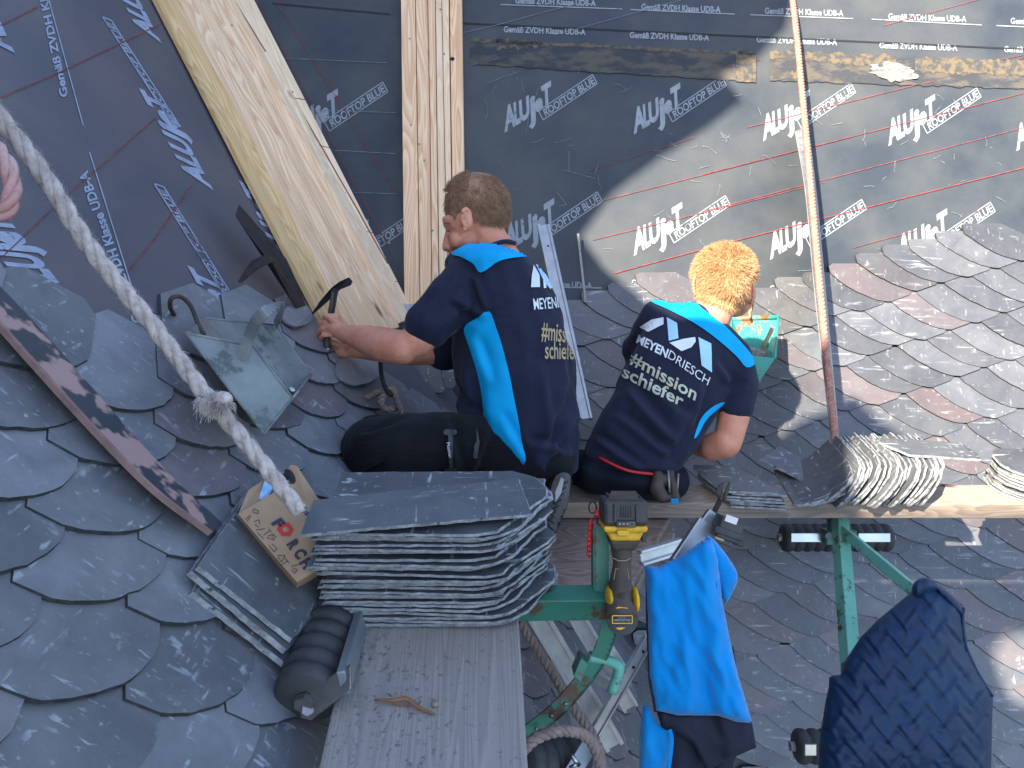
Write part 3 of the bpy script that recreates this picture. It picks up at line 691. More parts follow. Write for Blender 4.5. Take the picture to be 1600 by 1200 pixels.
# zinc sheet by the hands, aluminium rail, thin lath
mb = MB(); A = [PR(588, 476, .085), PR(648, 475, .085), PR(666, 500, .085), PR(664, 560, .085), PR(590, 545, .085)]; mb.slab(A, -NR*.003)
tag(mb.build('lead_sheet', M['lead']), 'grey metal flashing sheet at the foot of the upright boards', 'flashing')
mb = MB()
a, b = P(849, 352, 2.18), P(915, 655, 1.93); d = (b-a).normalized(); sx = RT; nn = d.cross(sx).normalized()
for off, wd, th in ((-.0145, .008, .014), (0, .022, .004), (.0145, .008, .014)):
    mb.beam(a+sx*off, b+sx*off, wd, th, -nn)
root = thing('aluminium_rail', b, 'silver aluminium rail leaning between the two workers', 'rail')
mb.build('profile', M['alu'], root, bevel=.001)
mb = MB()
for t in (.12, .75): mb.ball(a.lerp(b, t)-FW*.003, RT*.003, UP*.003, FW*.001, 8, 4)
build_parts(mb, 'hole', M['black'], root)
mb = MB(); mb.beam(PR(903, 365, .03), PR(915, 472, .03), .007, .004, NR); tag(mb.build('thin_lath', M['grey_wood']), 'thin pale stick leaning on the membrane right of the rail', 'stick')
# slates around the anvil with broken edges
mb = MB()
for (cx, cy, s_, rot) in ((465, 492, 24, 1.1), (560, 575, 36, 2.0)):
    A = []
    for k in range(20):
        a = rot+2*math.pi*k/20; A.append(PL(cx+math.cos(a)*s_*random.uniform(.93, 1.05), cy+math.sin(a)*s_*.75*random.uniform(.93, 1.05), .022+.006*math.sin(a)))
    mb.slab(A, -NL*.005)
mb.build('trimmed_slates', M['slateL'], roofL)

for k, (A_, lab) in enumerate((([(596, 566), (652, 566), (668, 596), (660, 610), (640, 616), (604, 612)], 'left one of three small slates standing under the kneeling man’s forearm'), ([(650, 566), (684, 566), (690, 590), (694, 612), (676, 612), (664, 598)], 'middle one of three small slates standing under the kneeling man’s forearm'), ([(680, 566), (706, 566), (712, 600), (700, 608), (690, 596)], 'right one of three small slates standing under the kneeling man’s forearm'))):
    mb = MB(); mb.slab([PR(x, y, .14-.012*k) for x, y in smooth_loop(A_)], -NR*.006)
    tag(mb.build('roofing_slate', M['stack'], bevel=.001), lab, 'slate')
# ================================================================ ropes
def rope(name, path, r, m, label, twist=60, fuzz=0, root=None, n=14, seed=1, strands=3):
    pts = interp(path, n); rr = random.Random(seed)
    L = [0]
    for a, b in zip(pts, pts[1:]): L.append(L[-1]+(b-a).length)
    # resample
    step = r*.45; q = []; i = 0; tot = L[-1]; k = 0
    while k*step < tot:
        t = k*step
        while L[i+1] < t: i += 1
        q.append(pts[i].lerp(pts[i+1], (t-L[i])/(L[i+1]-L[i]+1e-9))); k += 1
    mb = MB(); u = None; fr = []
    for i, p in enumerate(q):
        t = (q[min(i+1, len(q)-1)]-q[max(i-1, 0)]).normalized()
        u = (Vector((.3, .1, .9)) if u is None else u); u = (u-t*u.dot(t)).normalized(); fr.append((p, u.copy(), t.cross(u)))
    for s in range(strands):
        P_ = []
        for i, (p, u, v) in enumerate(fr):
            a = 2*math.pi*s/strands + twist*i*step
            P_.append(p + (u*math.cos(a)+v*math.sin(a))*r*.5)
        mb.tube(P_, r*.56, 7)
    if fuzz:
        for k in range(int(fuzz*len(q))):
            p, u, v = rr.choice(fr); a = rr.uniform(0, 6.3); d = (u*math.cos(a)+v*math.sin(a)); t = u.cross(v)*rr.uniform(-1.2, 1.2)
            b = p+d*r*.95; e = b+(d*.6+t).normalized()*rr.uniform(.3, .95)*r; w_ = u.cross(v).cross(d)*r*.03 + t*r*.015
            mb.add([b-w_, b+w_, e], [(0, 1, 2)])
    return tag(mb.build(name, m, root, smooth=True, recalc=False), label, 'rope')
o = rope('frayed_rope', [P(-60, 110, .80), P(0, 185, .84), P(60, 262, .87), P(150, 400, .90), P(240, 510, .93), P(320, 615, .96), P(395, 705, .98), P(470, 800, 1.0)], .0108, M['rope_w'], 'thick frayed pale rope running diagonally down to the cardboard box', 75, 40)
# knot of torn fibres
mb = MB(); rr = random.Random(8); kc = P(334, 628, .945)
for k in range(520):
    d = Vector((rr.gauss(0, 1), rr.gauss(0, 1), rr.gauss(0, 1))).normalized(); d = (d + RT*rr.uniform(-.9, .9) - UP*.3).normalized()
    b = kc+d*.009 + RT*rr.uniform(-.010, .012); g1 = b + d*rr.uniform(.003, .008) - UP*.001; e = g1 + (d*.4-UP*rr.uniform(.3, 1.1)+RT*rr.uniform(-.4, .4))*rr.uniform(.003, .009)
    mb.tube([b, g1, e], lambda t: .00075*(1-.6*t), 3, cap=False)
mb.ball(kc+RT*.011+UP*.004, RT*.013, UP*.010, FW*.011); mb.ball(kc-RT*.009-UP*.005, RT*.012, UP*.012, FW*.011)
kn = mb.build('frayed_knot', M['rope_w'], o, smooth=True, recalc=False)
rope('pink_stained_rope', [P(-60, 215, .8), P(-20, 222, .8), P(6, 246, .79), P(19, 285, .79), P(14, 322, .78), P(-12, 336, .78), P(-60, 332, .78)], .0088, M['rope_r'], 'loop of rope with pink stains at the left edge of the picture', 75, 14, seed=4)
rope('pink_rope', [P(1232, -40, 2.55), P(1241, 20, 2.46), P(1252, 130, 2.35), P(1264, 260, 2.22), P(1281, 450, 2.06), P(1298, 620, 1.95), P(1308, 705, 1.82)], .0100, M['rope_p'], 'thin pink rope hanging down in front of the sunlit membrane', 170, 2.0, seed=5)
mb = MB()
sa, sb = [P(1243, 205, 2.36), P(1259, 300, 2.25), P(1274, 460, 2.11), P(1301, 700, 1.865)], [P(1263, 195, 2.46), P(1276, 300, 2.41), P(1291, 460, 2.30), P(1313, 700, 1.95)]
sa, sb = interp(sa, 8), interp(sb, 8)
for i in range(len(sa)-1): mb.slab([sa[i], sa[i+1], sb[i+1], sb[i]], FW*.006)
tag(mb.build('webbing_strap', M['strap']), 'whitish flat strap behind the lower half of the pink rope', 'strap')
rope('brown_rope', [P(812, 972, 1.32), P(850, 1030, 1.30), P(895, 1105, 1.28), P(932, 1160, 1.25), P(948, 1240, 1.22)], .0085, M['rope_b'], 'brown rope hanging down past the ladder behind the near board', 190, 1.2, seed=6)
rope('brown_rope', [P(815, 1175, 1.15), P(835, 1155, 1.15), P(875, 1142, 1.17), P(915, 1150, 1.20), P(935, 1185, 1.21), P(950, 1260, 1.21)], .0095, M['rope_b'], 'brown rope arching over the black roller at the bottom', 170, 1.2, seed=7)
# rope knot with iron hook in the valley
o = rope('tied_rope', [P(572, 622, 1.75), P(596, 612, 1.74), P(618, 618, 1.74), P(622, 634, 1.73), P(604, 640, 1.72), P(596, 626, 1.71), P(612, 606, 1.71), P(620, 622, 1.71), P(630, 650, 1.72)], .0085, M['rope_b'], 'grey knotted rope on an iron hook above the kneeling worker’s thigh', 190, 1, seed=9)
mb = MB(); mb.tube(interp([P(594, 560, 1.74), P(596, 585, 1.73), P(602, 606, 1.70), P(612, 618, 1.69)], 6), .0055, 8); tag(mb.build('roof_hook', M['iron'], smooth=True), 'thin black iron hook going into the grey rope knot', 'hook')
# ================================================================ added unseen gable that throws the big shadow (outside the picture)
edge = [(1262, -260), (1243, -10), (1228, 45), (1180, 95), (1128, 118), (1160, 158), (1105, 200), (1042, 240), (960, 300), (908, 370), (945, 420), (1012, 475), (1072, 565), (1118, 650), (1160, 688), (1215, 690), (1252, 660), (1300, 645), (1332, 622), (1368, 655), (1438, 706), (1400, 755), (1360, 800), (1362, 850), (1375, 905), (1690, 905), (1690, 985), (1575, 992), (1552, 1020), (1562, 1060), (1582, 1098), (1625, 1110), (1900, 1110)]
pts = [PR(*e) for e in edge]
pts += [V0 + UR*4.2 + VR*-3.6, V0 - UR*5.5 + VR*-3.6, V0 - UR*5.5 + VR*2.6]
dist = 4.2; c0 = V0 - SUN*dist
T0 = []
for p in pts:
    t = (c0-p).dot(SUN)/SUN.dot(SUN); T0.append(p + SUN*t)
mb = MB(); mb.slab(T0, -SUN*.25)
tag(mb.build('occluder', M['occluder_pale']), 'added unseen gable above and behind the viewer, throwing the large shadow', 'occluder')

# ================================================================ boards
def hboard(name, Q, th, m, label, cat='board', group=None, ax=None, bevel=.003):
    """Q: four top corners in world space, the first edge runs along the grain"""
    x = (Q[1]-Q[0]).normalized(); z = (Q[1]-Q[0]).cross(Q[2]-Q[0]).normalized()
    if z.z < 0: z = -z
    y = z.cross(x); c = sum(Q, Vector())/len(Q)
    Mx = Matrix.Translation(c) @ Matrix((x, y, z)).transposed().to_4x4()
    mb = MB(); mb.slab(Q, -z*th)
    return tag(mb.build(name, m, frame=Mx, bevel=bevel), label, cat, group)
DN = .79
Q = [PH(490, 1235, DN), PH(560, 925, DN), PH(808, 925, DN), PH(827, 1235, DN)]
hboard('scaffold_board', Q, .035, M['grey_wood'], 'grey weathered scaffold board in the foreground under the large slate stack', group='scaffold boards')
DF = .977
f0, f1 = PH(862, 786, DF), PH(1700, 787, DF)
b0, b1 = PH(862, 757, DF), PH(1700, 757, DF)
Q = [f0, f1, b1, b0]
hboard('scaffold_board', Q, .043, M['far_wood'], 'long brown scaffold board under the far slate stacks, sunlit at its right end', group='scaffold boards')
Q = [PH(848, 918, 1.03), PH(848, 800, 1.03), PH(1052, 800, 1.03), PH(985, 918, 1.03)]
hboard('plywood_offcut', [Q[0], Q[3], Q[2], Q[1]], .02, M['old_wood'], 'brown grained wooden platform between the near and the far scaffold board')
hboard('wood_block', [PH(1022, 852, 1.06), PH(1048, 852, 1.06), PH(1055, 832, 1.06), PH(1030, 830, 1.06)], .025, M['far_wood'], 'small wooden block beside the blue jacket', 'wood block')
hboard('wood_block', [PH(940, 955, 1.10), PH(985, 940, 1.10), PH(1010, 885, 1.10), PH(985, 880, 1.10)], .03, M['far_wood'], 'narrow wooden piece behind the drill', 'wood block')

# ================================================================ slate stacks
NTH = ['lowest', 'second', 'third', 'fourth', 'fifth', 'sixth', 'seventh', 'eighth', 'ninth', 'tenth', 'eleventh', 'twelfth', 'thirteenth', 'fourteenth', 'fifteenth', 'sixteenth', 'seventeenth', 'eighteenth', 'nineteenth', 'twentieth', 'twenty-first', 'twenty-second', 'twenty-third', 'twenty-fourth', 'twenty-fifth', 'twenty-sixth', 'twenty-seventh', 'twenty-eighth', 'twenty-ninth'] + ['thirty-'+q for q in ('zero', 'first', 'second', 'third', 'fourth', 'fifth', 'sixth', 'seventh', 'eighth', 'ninth')]
NTH[29] = 'thirtieth'; NTH[30:] = ['thirty-'+q for q in ('first', 'second', 'third', 'fourth', 'fifth', 'sixth', 'seventh', 'eighth', 'ninth')] + ['fortieth'] + ['forty-'+q for q in ('first', 'second', 'third', 'fourth', 'fifth', 'sixth', 'seventh')]
def nth(k, word='from the bottom'): return NTH[k] + ('' if k == 0 and 'bottom' in word else ' '+word)
def slate_mesh(prof, t, seed, mbig=None):
    """prof: outline in x,y; rough split edge; returns mesh with face + edge materials"""
    r = random.Random(seed); out = []
    n = len(prof)
    for i in range(n):
        a, b = Vector(prof[i]), Vector(prof[(i+1) % n]); L = (b-a).length; k = max(1, int(L/.011)); nn = Vector((-(b-a).y, (b-a).x)).normalized()
        for j in range(k):
            q = a.lerp(b, j/k); out.append(q + nn*r.uniform(-.0010, .0010))
    me = bpy.data.meshes.new('roofing_slate'); m_ = len(out)
    ph = r.uniform(0, 9)
    wz = lambda q: .0004*math.sin(q.x*14+ph)+.0003*math.sin(q.y*30+ph*2)
    c = sum(out, Vector((0, 0)))/m_
    top = [Vector((c.x+(q.x-c.x)*.985, c.y+(q.y-c.y)*.975, t+wz(q)+r.uniform(-.0003, .0003))) for q in out]
    bot = [Vector((q.x, q.y, wz(q)+r.uniform(-.0004, .0004))) for q in out]
    vs = bot+top+[Vector((c.x, c.y, t+wz(c))), Vector((c.x, c.y, wz(c)))]
    fs = []; mi = []
    for i in range(m_):
        j = (i+1) % m_
        fs.append((i, j, j+m_, i+m_)); mi.append(1)
        fs.append((i+m_, j+m_, 2*m_)); mi.append(0)
        fs.append((j, i, 2*m_+1)); mi.append(0)
    me.from_pydata(vs, [], fs)
    me.materials.append(M['stack']); me.materials.append(M['edge'])
    me.polygons.foreach_set('material_index', mi)
    return me
def put(me, Mx, label, group=None, name='roofing_slate'):
    o = bpy.data.objects.new(name, me); COL.objects.link(o); o.matrix_world = Mx
    return tag(o, label, 'slate', group)
def arc2(cx, cy, r, a0, a1, n=6): return [(cx+r*math.cos(a0+(a1-a0)*i/n), cy+r*math.sin(a0+(a1-a0)*i/n)) for i in range(n+1)]
# big stack: long straight front edge, rounded corner, oblique side
prof = [(0, 0), (.232, -.004)] + [(.262, .004), (.280, .022), (.325, .078), (.336, .098), (.332, .118), (.312, .150), (.285, .168), (.01, .165)]
meshes = [slate_mesh([(x*random.uniform(.97, 1.02), y) for x, y in prof], random.uniform(.0022, .0032), 50+k) for k in range(7)]
base = PH(508, 982, DN); z = base.z + .001
rr = random.Random(12)
NST = 29; H = .172
for k in range(NST):
    z = base.z + .001 + H*k/NST
    dx = rr.uniform(-.009, .012) - (.006 if k > 13 else -.004)*1 + (.012 if k < 3 else 0); dy = rr.uniform(-.005, .005)
    rot = rr.uniform(-.03, .03)
    if k in (14, 15): dx += .012
    Mx = Matrix.Translation((base.x+dx, base.y+dy, z)) @ Matrix.Rotation(rot, 4, 'Z') @ Matrix.Rotation(rr.uniform(-.014, .010), 4, 'Y') @ Matrix.Rotation(rr.uniform(-.01, .02), 4, 'X')
    put(meshes[k % 7], Mx, nth(k)+' slate of the large rounded-corner stack on the near board', 'slates of the large near stack')
# rectangular slate on top
tz = 3-(3-(base.z+H+.001))
def pt_on(X, Y, zz_, tilt=0): return PH(X, Y, 3-zz_)
A = [PH(467, 840, 3-(base.z+H+.004)), PH(833, 807, 3-(base.z+H+.010)), PH(812, 752, 3-(base.z+H+.016)), PH(489, 785, 3-(base.z+H+.012))]
x = (A[1]-A[0]).normalized(); zt = x.cross(A[3]-A[0]).normalized(); yv = zt.cross(x)
loc = [((a-A[0]).dot(x), (a-A[0]).dot(yv)) for a in A]
put(slate_mesh(loc, .0045, 99), Matrix.Translation(A[0]) @ Matrix((x, yv, zt)).transposed().to_4x4(), 'flat rectangular grey slate lying on top of the large near stack')
# stack behind
prof2 = [(.03, 0), (.33, 0), (.34, .105), (.09, .105), (.03, .07), (0, .03)]
m2 = [slate_mesh(prof2, .005, 150+k) for k in range(4)]
b2 = PH(512, 850, DN)
for k in range(11):
    Mx = Matrix.Translation((base.x-.024+rr.uniform(-.012, .012)+(.018 if k < 12 else 0), base.y+.155+rr.uniform(-.003, .003), base.z+.001+.0096*k)) @ Matrix.Rotation(rr.uniform(-.02, .02), 4, 'Z')
    put(m2[k % 4], Mx, nth(k)+' slate of the pile just behind the large near stack', 'slates behind the large near stack')

# three large slabs lying on the left roof
def slabL(name, poly, th, label, seed):
    A = [PL(X, Y, h) for X, Y, h in poly]
    x = (A[1]-A[0]).normalized(); zt = x.cross(A[3]-A[0]).normalized(); zt = zt if zt.dot(CAM-A[0]) > 0 else -zt; yv = zt.cross(x)
    loc = [((a-A[0]).dot(x), (a-A[0]).dot(yv)) for a in A]
    ar = sum(loc[i][0]*loc[(i+1) % 4][1]-loc[(i+1) % 4][0]*loc[i][1] for i in range(4))
    if ar < 0: loc.reverse()
    put(slate_mesh(loc, th, seed), Matrix.Translation(A[0]) @ Matrix((x, yv, zt)).transposed().to_4x4(), label, 'large slate slabs leaning on the left roof', 'slate_slab')
slabL('s', [(294, 930, .016), (447, 1048, .028), (530, 930, .026), (385, 772, .020)], .007, 'lowest of the three large slabs beside the cardboard box', 201)
slabL('s', [(290, 899, .027), (442, 1023, .040), (538, 915, .036), (392, 756, .030)], .008, 'middle one of the three large slabs beside the cardboard box', 202)
slabL('s', [(304, 890, .037), (452, 1005, .050), (545, 900, .045), (398, 752, .039)], .006, 'top slab with long scratches beside the cardboard box', 203)

# far board: small stack at left
prof3 = [(0, 0), (.125, -.005), (.128, .012), (.055, .115), (-.045, .118), (-.05, .10)]
m3 = [slate_mesh([(x, y) for x, y in prof3], .0045, 300+k) for k in range(3)]
b3 = PH(1140, 788, DF)
for k in range(7):
    Mx = Matrix.Translation((b3.x+rr.uniform(-.012, .012)-.004*k+.01, b3.y-.012+rr.uniform(-.01, .004)+.001*k, b3.z+.001+.0062*k)) @ Matrix.Rotation(rr.uniform(-.05, .05)-.04, 4, 'Z')
    put(m3[k % 3], Mx, nth(k)+' slate of the low flat pile left of the fanned row' if k < 6 else 'topmost bare-faced slate of the low flat pile left of the fanned row', 'slates of the low flat pile')
# fanned slates on the far board
prof4 = [(0, -.006), (.010, -.012), (.045, -.017), (.085, -.011), (.108, .004), (.115, .03), (.112, .150), (.0, .150)]
m4 = [slate_mesh([(x, y) for x, y in prof4], random.uniform(.0038, .0052), 400+k) for k in range(6)]
xl = PH(1245, 800, DF).x; xr = PH(1478, 800, DF).x; yb = PH(1300, 787, DF).y; zb = PH(1300, 787, DF).z
NF = 46
for k in range(NF):
    f = k/(NF-1); ang = R_(12 + 48*min(1, f*3.2) + 6*f + 5*math.sin(k*.9)+rr.uniform(-2, 2)) if k else R_(12)
    x_ = xl + (xr-xl-.045)*f + .0
    Mx = Matrix.Translation((x_+rr.uniform(-.002, .002), yb-.004+rr.uniform(-.009, .008)+(-.010 if k in (14, 20, 27, 33, 39) else 0), zb+.004+rr.uniform(-.003, .001))) @ Matrix.Rotation(-ang, 4, 'Y')
    put(m4[k % 6], Mx, NTH[k]+' slate from the left standing tilted in the fanned row on the far board' if k else 'leftmost slate lying almost flat at the start of the fanned row', 'slates of the fanned row' if k else None)
b5 = PH(1185, 742, DF)
prof5 = [(0, .02), (.085, -.055), (.140, .010), (.07, .085)]
put(slate_mesh(prof5, .005, 500), Matrix.Translation((b5.x, b5.y-.01, b5.z+.035)) @ Matrix.Rotation(.10, 4, 'Y') @ Matrix.Rotation(.12, 4, 'X'), 'dark slate leaning with its full face on the left end of the fanned row')
for k, (dx, dz, lab) in enumerate(((0, 0, 'lower of the two sunlit slates lying flat on the fanned row'), (-.012, .007, 'upper of the two sunlit slates lying flat on the fanned row'))):
    c5 = Vector((PH(1378, 745, DF).x+dx+.01, yb+.055-dz, zb+.103+dz))
    put(slate_mesh([(0, -.02), (.16, -.026), (.166, .0), (.155, .055), (-.03, .062), (-.045, .04)], .0055, 510+k), Matrix.Translation(c5) @ Matrix.Rotation(.03+.02*k, 4, 'Y'), lab)
# round-edged slates at the right end
b6 = PH(1572, 786, DF)
prof6 = [(0, .07), (.008, .035), (.03, .01), (.07, -.008), (.2, -.01), (.2, .14), (.03, .14), (.008, .11)]
m6 = [slate_mesh(prof6, .005, 600+k) for k in range(3)]
for k in range(10):
    put(m6[k % 3], Matrix.Translation((b6.x+rr.uniform(-.003, .006)+.001*k, b6.y+rr.uniform(-.004, .004), b6.z+.001+.0068*k)) @ Matrix.Rotation(rr.uniform(-.04, .04), 4, 'Z'), nth(k)+' rounded slate of the sunlit pile at the far board’s right end', 'slates of the right end pile')

# ================================================================ cardboard box
root = thing('cardboard_box', PL(440, 860, .06), 'opened brown cardboard box with printed tools and a red nut logo', 'box')
# front face corners (px) and depths
f = [P(372, 803, 1.16), P(425, 771, 1.17), P(500, 885, 1.10), P(464, 910, 1.09)]
def q3(a, b): return f[0] + (f[1]-f[0])*a*1.0 + (f[3]-f[0])*b
FA, FB, FC, FD = P(372, 803, 1.085), P(440, 762, 1.12), P(532, 868, 1.10), P(464, 910, 1.065)
bk = FW*.085 + UP*.035
mb = MB(); nf = (FB-FA).cross(FD-FA).normalized(); nf = -nf if nf.dot(CAM-FA) > 0 else nf
th = nf*.003
back = nf*.05
mb.slab([FA, FB, FC, FD], th)
mb.slab([FA+back, FB+back, FC+back, FD+back], -th)
mb.slab([FD+th, FC+th, FC+back, FD+back], (FA-FD).normalized()*.003)
mb.slab([FA+th, FD+th, FD+back, FA+back], (FB-FA).normalized()*.003)
mb.slab([FB+th, FC+th, FC+back, FB+back], (FA-FB).normalized()*.003)
mb.build('box_body', M['card'], root)
mb = MB()
fl1 = [FA+th, FA+back, P(383, 768, 1.185), P(408, 748, 1.20)]                     # left flap
mb.slab([FA+th*1.1, P(388, 766, 1.12), P(412, 750, 1.14), FA.lerp(FB, .45)+th*1.2], nf*.002)
g0, g1, g2, g3, g4, g5, g6 = P(425, 771, 1.20), P(440, 735, 1.21), P(452, 727, 1.215), P(461, 722, 1.22), P(459, 730, 1.215), P(500, 781, 1.20), P(470, 800, 1.17)
mb.slab([FB+back*.6, P(446, 740, 1.15), P(454, 726, 1.155), P(464, 728, 1.155), P(500, 783, 1.15), P(482, 800, 1.13)], nf*.002)
mb.build('torn_flap', M['card'], root)
mb = MB(); mb.slab([P(402, 784, 1.11), P(414, 750, 1.13), P(428, 760, 1.13), P(419, 775, 1.11)], nf*.02); mb.build('packet', M['bluepack'], root)
mb = MB(); mb.ball(P(453, 745, 1.146), RT*.009+UP*-.006, UP*.011, FW*.003); mb.build('torn_hole', M['black'], root)
fo = FA - nf*.0012
def pf(X, Y): return hit(X, Y, fo, nf)
# printed drawings and lettering
mb = MB()
dec_text(mb, 'F', (427, 821), (10, -9*.2+9), (6, -16), pf, bold=.05) if False else None
cdir = Vector((FD-FA)); 
def lp(X, Y): return pf(X, Y)
U_ = (11, 15.5)                                       # reading direction down right
dec_text(mb, 'F', (424, 817), (8, 10), (15, -9), lp, bold=.06)
dec_text(mb, 'R', (448, 850), (7, 10), (15, -9), lp, bold=.06)
dec_text(mb, 'C', (458, 864), (8, 11), (15, -9), lp, bold=.06)
dec_text(mb, 'H', (468, 879), (8, 11), (15, -9), lp, bold=.06)
for a, b in ((( 396, 795), (404, 798)), ((396, 795), (395, 800)), ((395, 800), (403, 803)), ((404, 798), (403, 803)), ((390, 805), (384, 812)), ((392, 806), (386, 815)), ((397, 815), (405, 812)), ((405, 812), (406, 820)), ((398, 819), (404, 824)), ((420, 826), (424, 832)), ((422, 829), (412, 836)), ((424, 838), (430, 836)), ((426, 842), (432, 838)), ((416, 840), (430, 844)), ((418, 838), (428, 834)), ((425, 850), (433, 857)), ((433, 857), (428, 862)), ((428, 862), (420, 852)), ((434, 868), (446, 868)), ((446, 868), (440, 878)), ((440, 878), (434, 870)), ((455, 885), (468, 882)), ((456, 890), (460, 896)), ((460, 896), (465, 890)), ((465, 890), (458, 888)), ((445, 872), (452, 880)), ((438, 884), (450, 876)), ((400, 828), (414, 826)), ((402, 832), (412, 842))):
    dec_line(mb, a, b, 1.0, lp, 1)
mb.build('printed_drawing', M['ink'], root, recalc=False)
mb = MB()
cx, cy = 446, 827; e1 = Vector((8.2, 10.5))*.95; e2 = Vector((11.5, -6.5))*.95
hexp = [(cx+e1.x*math.cos(a)+e2.x*math.sin(a), cy+e1.y*math.cos(a)+e2.y*math.sin(a)) for a in [math.pi/3*i for i in range(6)]]
inn = [(cx+(e1.x*math.cos(a)+e2.x*math.sin(a))*.42, cy+(e1.y*math.cos(a)+e2.y*math.sin(a))*.42) for a in [math.pi/3*i for i in range(6)]]
for i in range(6): mb.quad(lp(*hexp[i]), lp(*hexp[(i+1) % 6]), lp(*inn[(i+1) % 6]), lp(*inn[i]))
mb.build('nut_logo', M['inkred'], root, recalc=False)
# ================================================================ rubber rollers and brackets
def bars(mb, pts, w_, h_, up, z=None):
    for a, b in zip(pts, pts[1:]): mb.beam(a, b, w_, h_, up)
def roller(label, a, b, r, n, sub=4):
    root = thing('rubber_roller', (a+b)/2, label, 'roller', None)
    ax = (b-a); L = ax.length; d = ax/L; pts = []; N_ = n*8
    mb = MB(); path = [a+ax*(i/N_) for i in range(N_+1)]
    mb.tube(path, lambda t: r*(.80+.20*abs(math.sin(math.pi*n*t))**.5), 28); mb.build('ribbed_roller', M['rubber'], root, smooth=True)
    mb = MB(); mb.tube([a-d*.012, a-d*.002], r*.30, 6); mb.tube([b+d*.002, b+d*.012], r*.30, 6); build_parts(mb, 'axle_nut', M['steel'], root)
    return root
ra, rb = PL(478, 1092, .050), PL(545, 905, .050)
root = roller('large ribbed black rubber roller left of the foreground board', ra, rb, .046, 9)
d = (rb-ra).normalized()
mb = MB(); n0 = ra-d*.010
tp = [P(463, 1098, .985), P(470, 1122, .98), P(486, 1127, .98), P(548, 1078, .96), P(548, 1040, .965), P(470, 1085, .985)]
mb.slab(tp, d*.005); mb.tube([P(481, 1108, .974), P(481, 1108, .984)], .0095, 6)
mb.build('side_plate', M['steel'], root, bevel=.0015)
mb = MB(); mb.beam(P(536, 1068, .965), P(566, 962, 1.12), .012, .035, FW); mb.build('frame_bar', M['lead'], root, bevel=.002)
roller('ribbed black roller behind the two bright metal plates under the far board', P(1222, 840, 2.06), P(1390, 840, 2.06), .039, 11)
roller('black roller half hidden at the bottom beside the foreground board', P(812, 1195, 1.23), P(900, 1180, 1.33), .045, 5)
root = roller('small roller at the left hem of the quilted vest', P(1243, 1166, 1.60), P(1300, 1166, 1.60), .036, 3)
mb = MB(); mb.box(P(1266, 1171, 1.54), RT*.012, UP*.012, FW*.003); mb.build('metal_clip', M['chrome'], root, bevel=.001)

# near green bracket
UPB = Vector((0, 0, 1))
root = thing('scaffold_bracket', P(940, 945, 1.17), 'chipped dark green steel bracket holding the foreground board', 'bracket', 'green scaffold brackets')
mb = MB(); a, b = P(780, 943, 1.17), P(948, 941, 1.17); mb.beam(a, b, .038, .040, UPB); mb.build('crossbar', M['green'], root, bevel=.002)
mb = MB(); a, b = P(936, 824, 1.165), P(937, 948, 1.165)
mb.beam(a+RT*.004, b+RT*.004, .005, .022, RT); mb.beam(a-RT*.008+FW*.014, b-RT*.008+FW*.014, .028, .004, RT); mb.build('upright', M['green'], root, bevel=.001)
mb = MB(); arc = interp([P(947, 935, 1.17), P(952, 975, 1.18), P(940, 1020, 1.19), P(908, 1068, 1.20), P(868, 1112, 1.21), P(808, 1160, 1.22)], 6)
for i in range(len(arc)-1):
    p, q = arc[i], arc[i+1]; t = (q-p).normalized(); s_ = t.cross(FW).normalized()
    mb.slab([p-s_*.013, q-s_*.013, q+s_*.013, p+s_*.013], FW*.005)
    mb.slab([p+s_*.013, q+s_*.013, q+s_*.009, p+s_*.009], FW*.034)
mb.build('curved_arm', M['green'], root)
mb = MB()
for X, Y in ((884, 1100), (862, 1119), (838, 1139)): mb.ball(P(X, Y, 1.205), RT*.004, UP*.004, FW*.003, 8, 5)
build_parts(mb, 'bolt', M['steel'], root, smooth=True)
mb = MB(); mb.tube(interp([P(920, 1026, 1.20), P(945, 1031, 1.20), P(965, 1040, 1.20), P(966, 1052, 1.20), P(956, 1082, 1.20)], 5), .0088, 12); mb.build('pipe_stub', M['green2'], root, smooth=True)
mb = MB(); mb.box(P(906, 1040, 1.20), RT*.006-UP*.005, UP*.014+RT*.006, FW*.02); mb.build('gusset', M['green'], root, bevel=.001)
# far bracket
root = thing('scaffold_bracket', P(1318, 840, 1.85), 'faded green steel bracket with two bright plates under the far board', 'bracket', 'green scaffold brackets')
mb = MB(); a, b = P(1312, 812, 1.84), P(1330, 1050, 1.52); mb.beam(a, b, .030, .030, FW); mb.build('upright', M['green2'], root, bevel=.002)
mb = MB(); a, b = P(1318, 830, 1.80), P(1436, 930, 1.42); mb.beam(a, b, .022, .022, FW); mb.build('diagonal_arm', M['green2'], root, bevel=.002)
mb = MB(); mb.box(P(1310, 838, 1.96), RT*.040, UP*.019, FW*.02); mb.box(P(1310, 815, 1.88), RT*.017, UP*.03, FW*.03); build_parts(mb, 'clamp_block', M['green'], root, bevel=.002)
for X0, X1 in ((1236, 1289), (1341, 1391)):
    mb = MB(); mb.beam(P(X0, 840, 1.97), P(X1, 840, 1.97), .024, .003, -FW); mb.build('bright_plate', M['chrome'], root, bevel=.001)
for X in (1295, 1334):
    mb = MB(); mb.tube([P(X, 838, 1.925), P(X, 838, 1.945)], .009, 6); mb.build('bolt', M['chrome'], root)

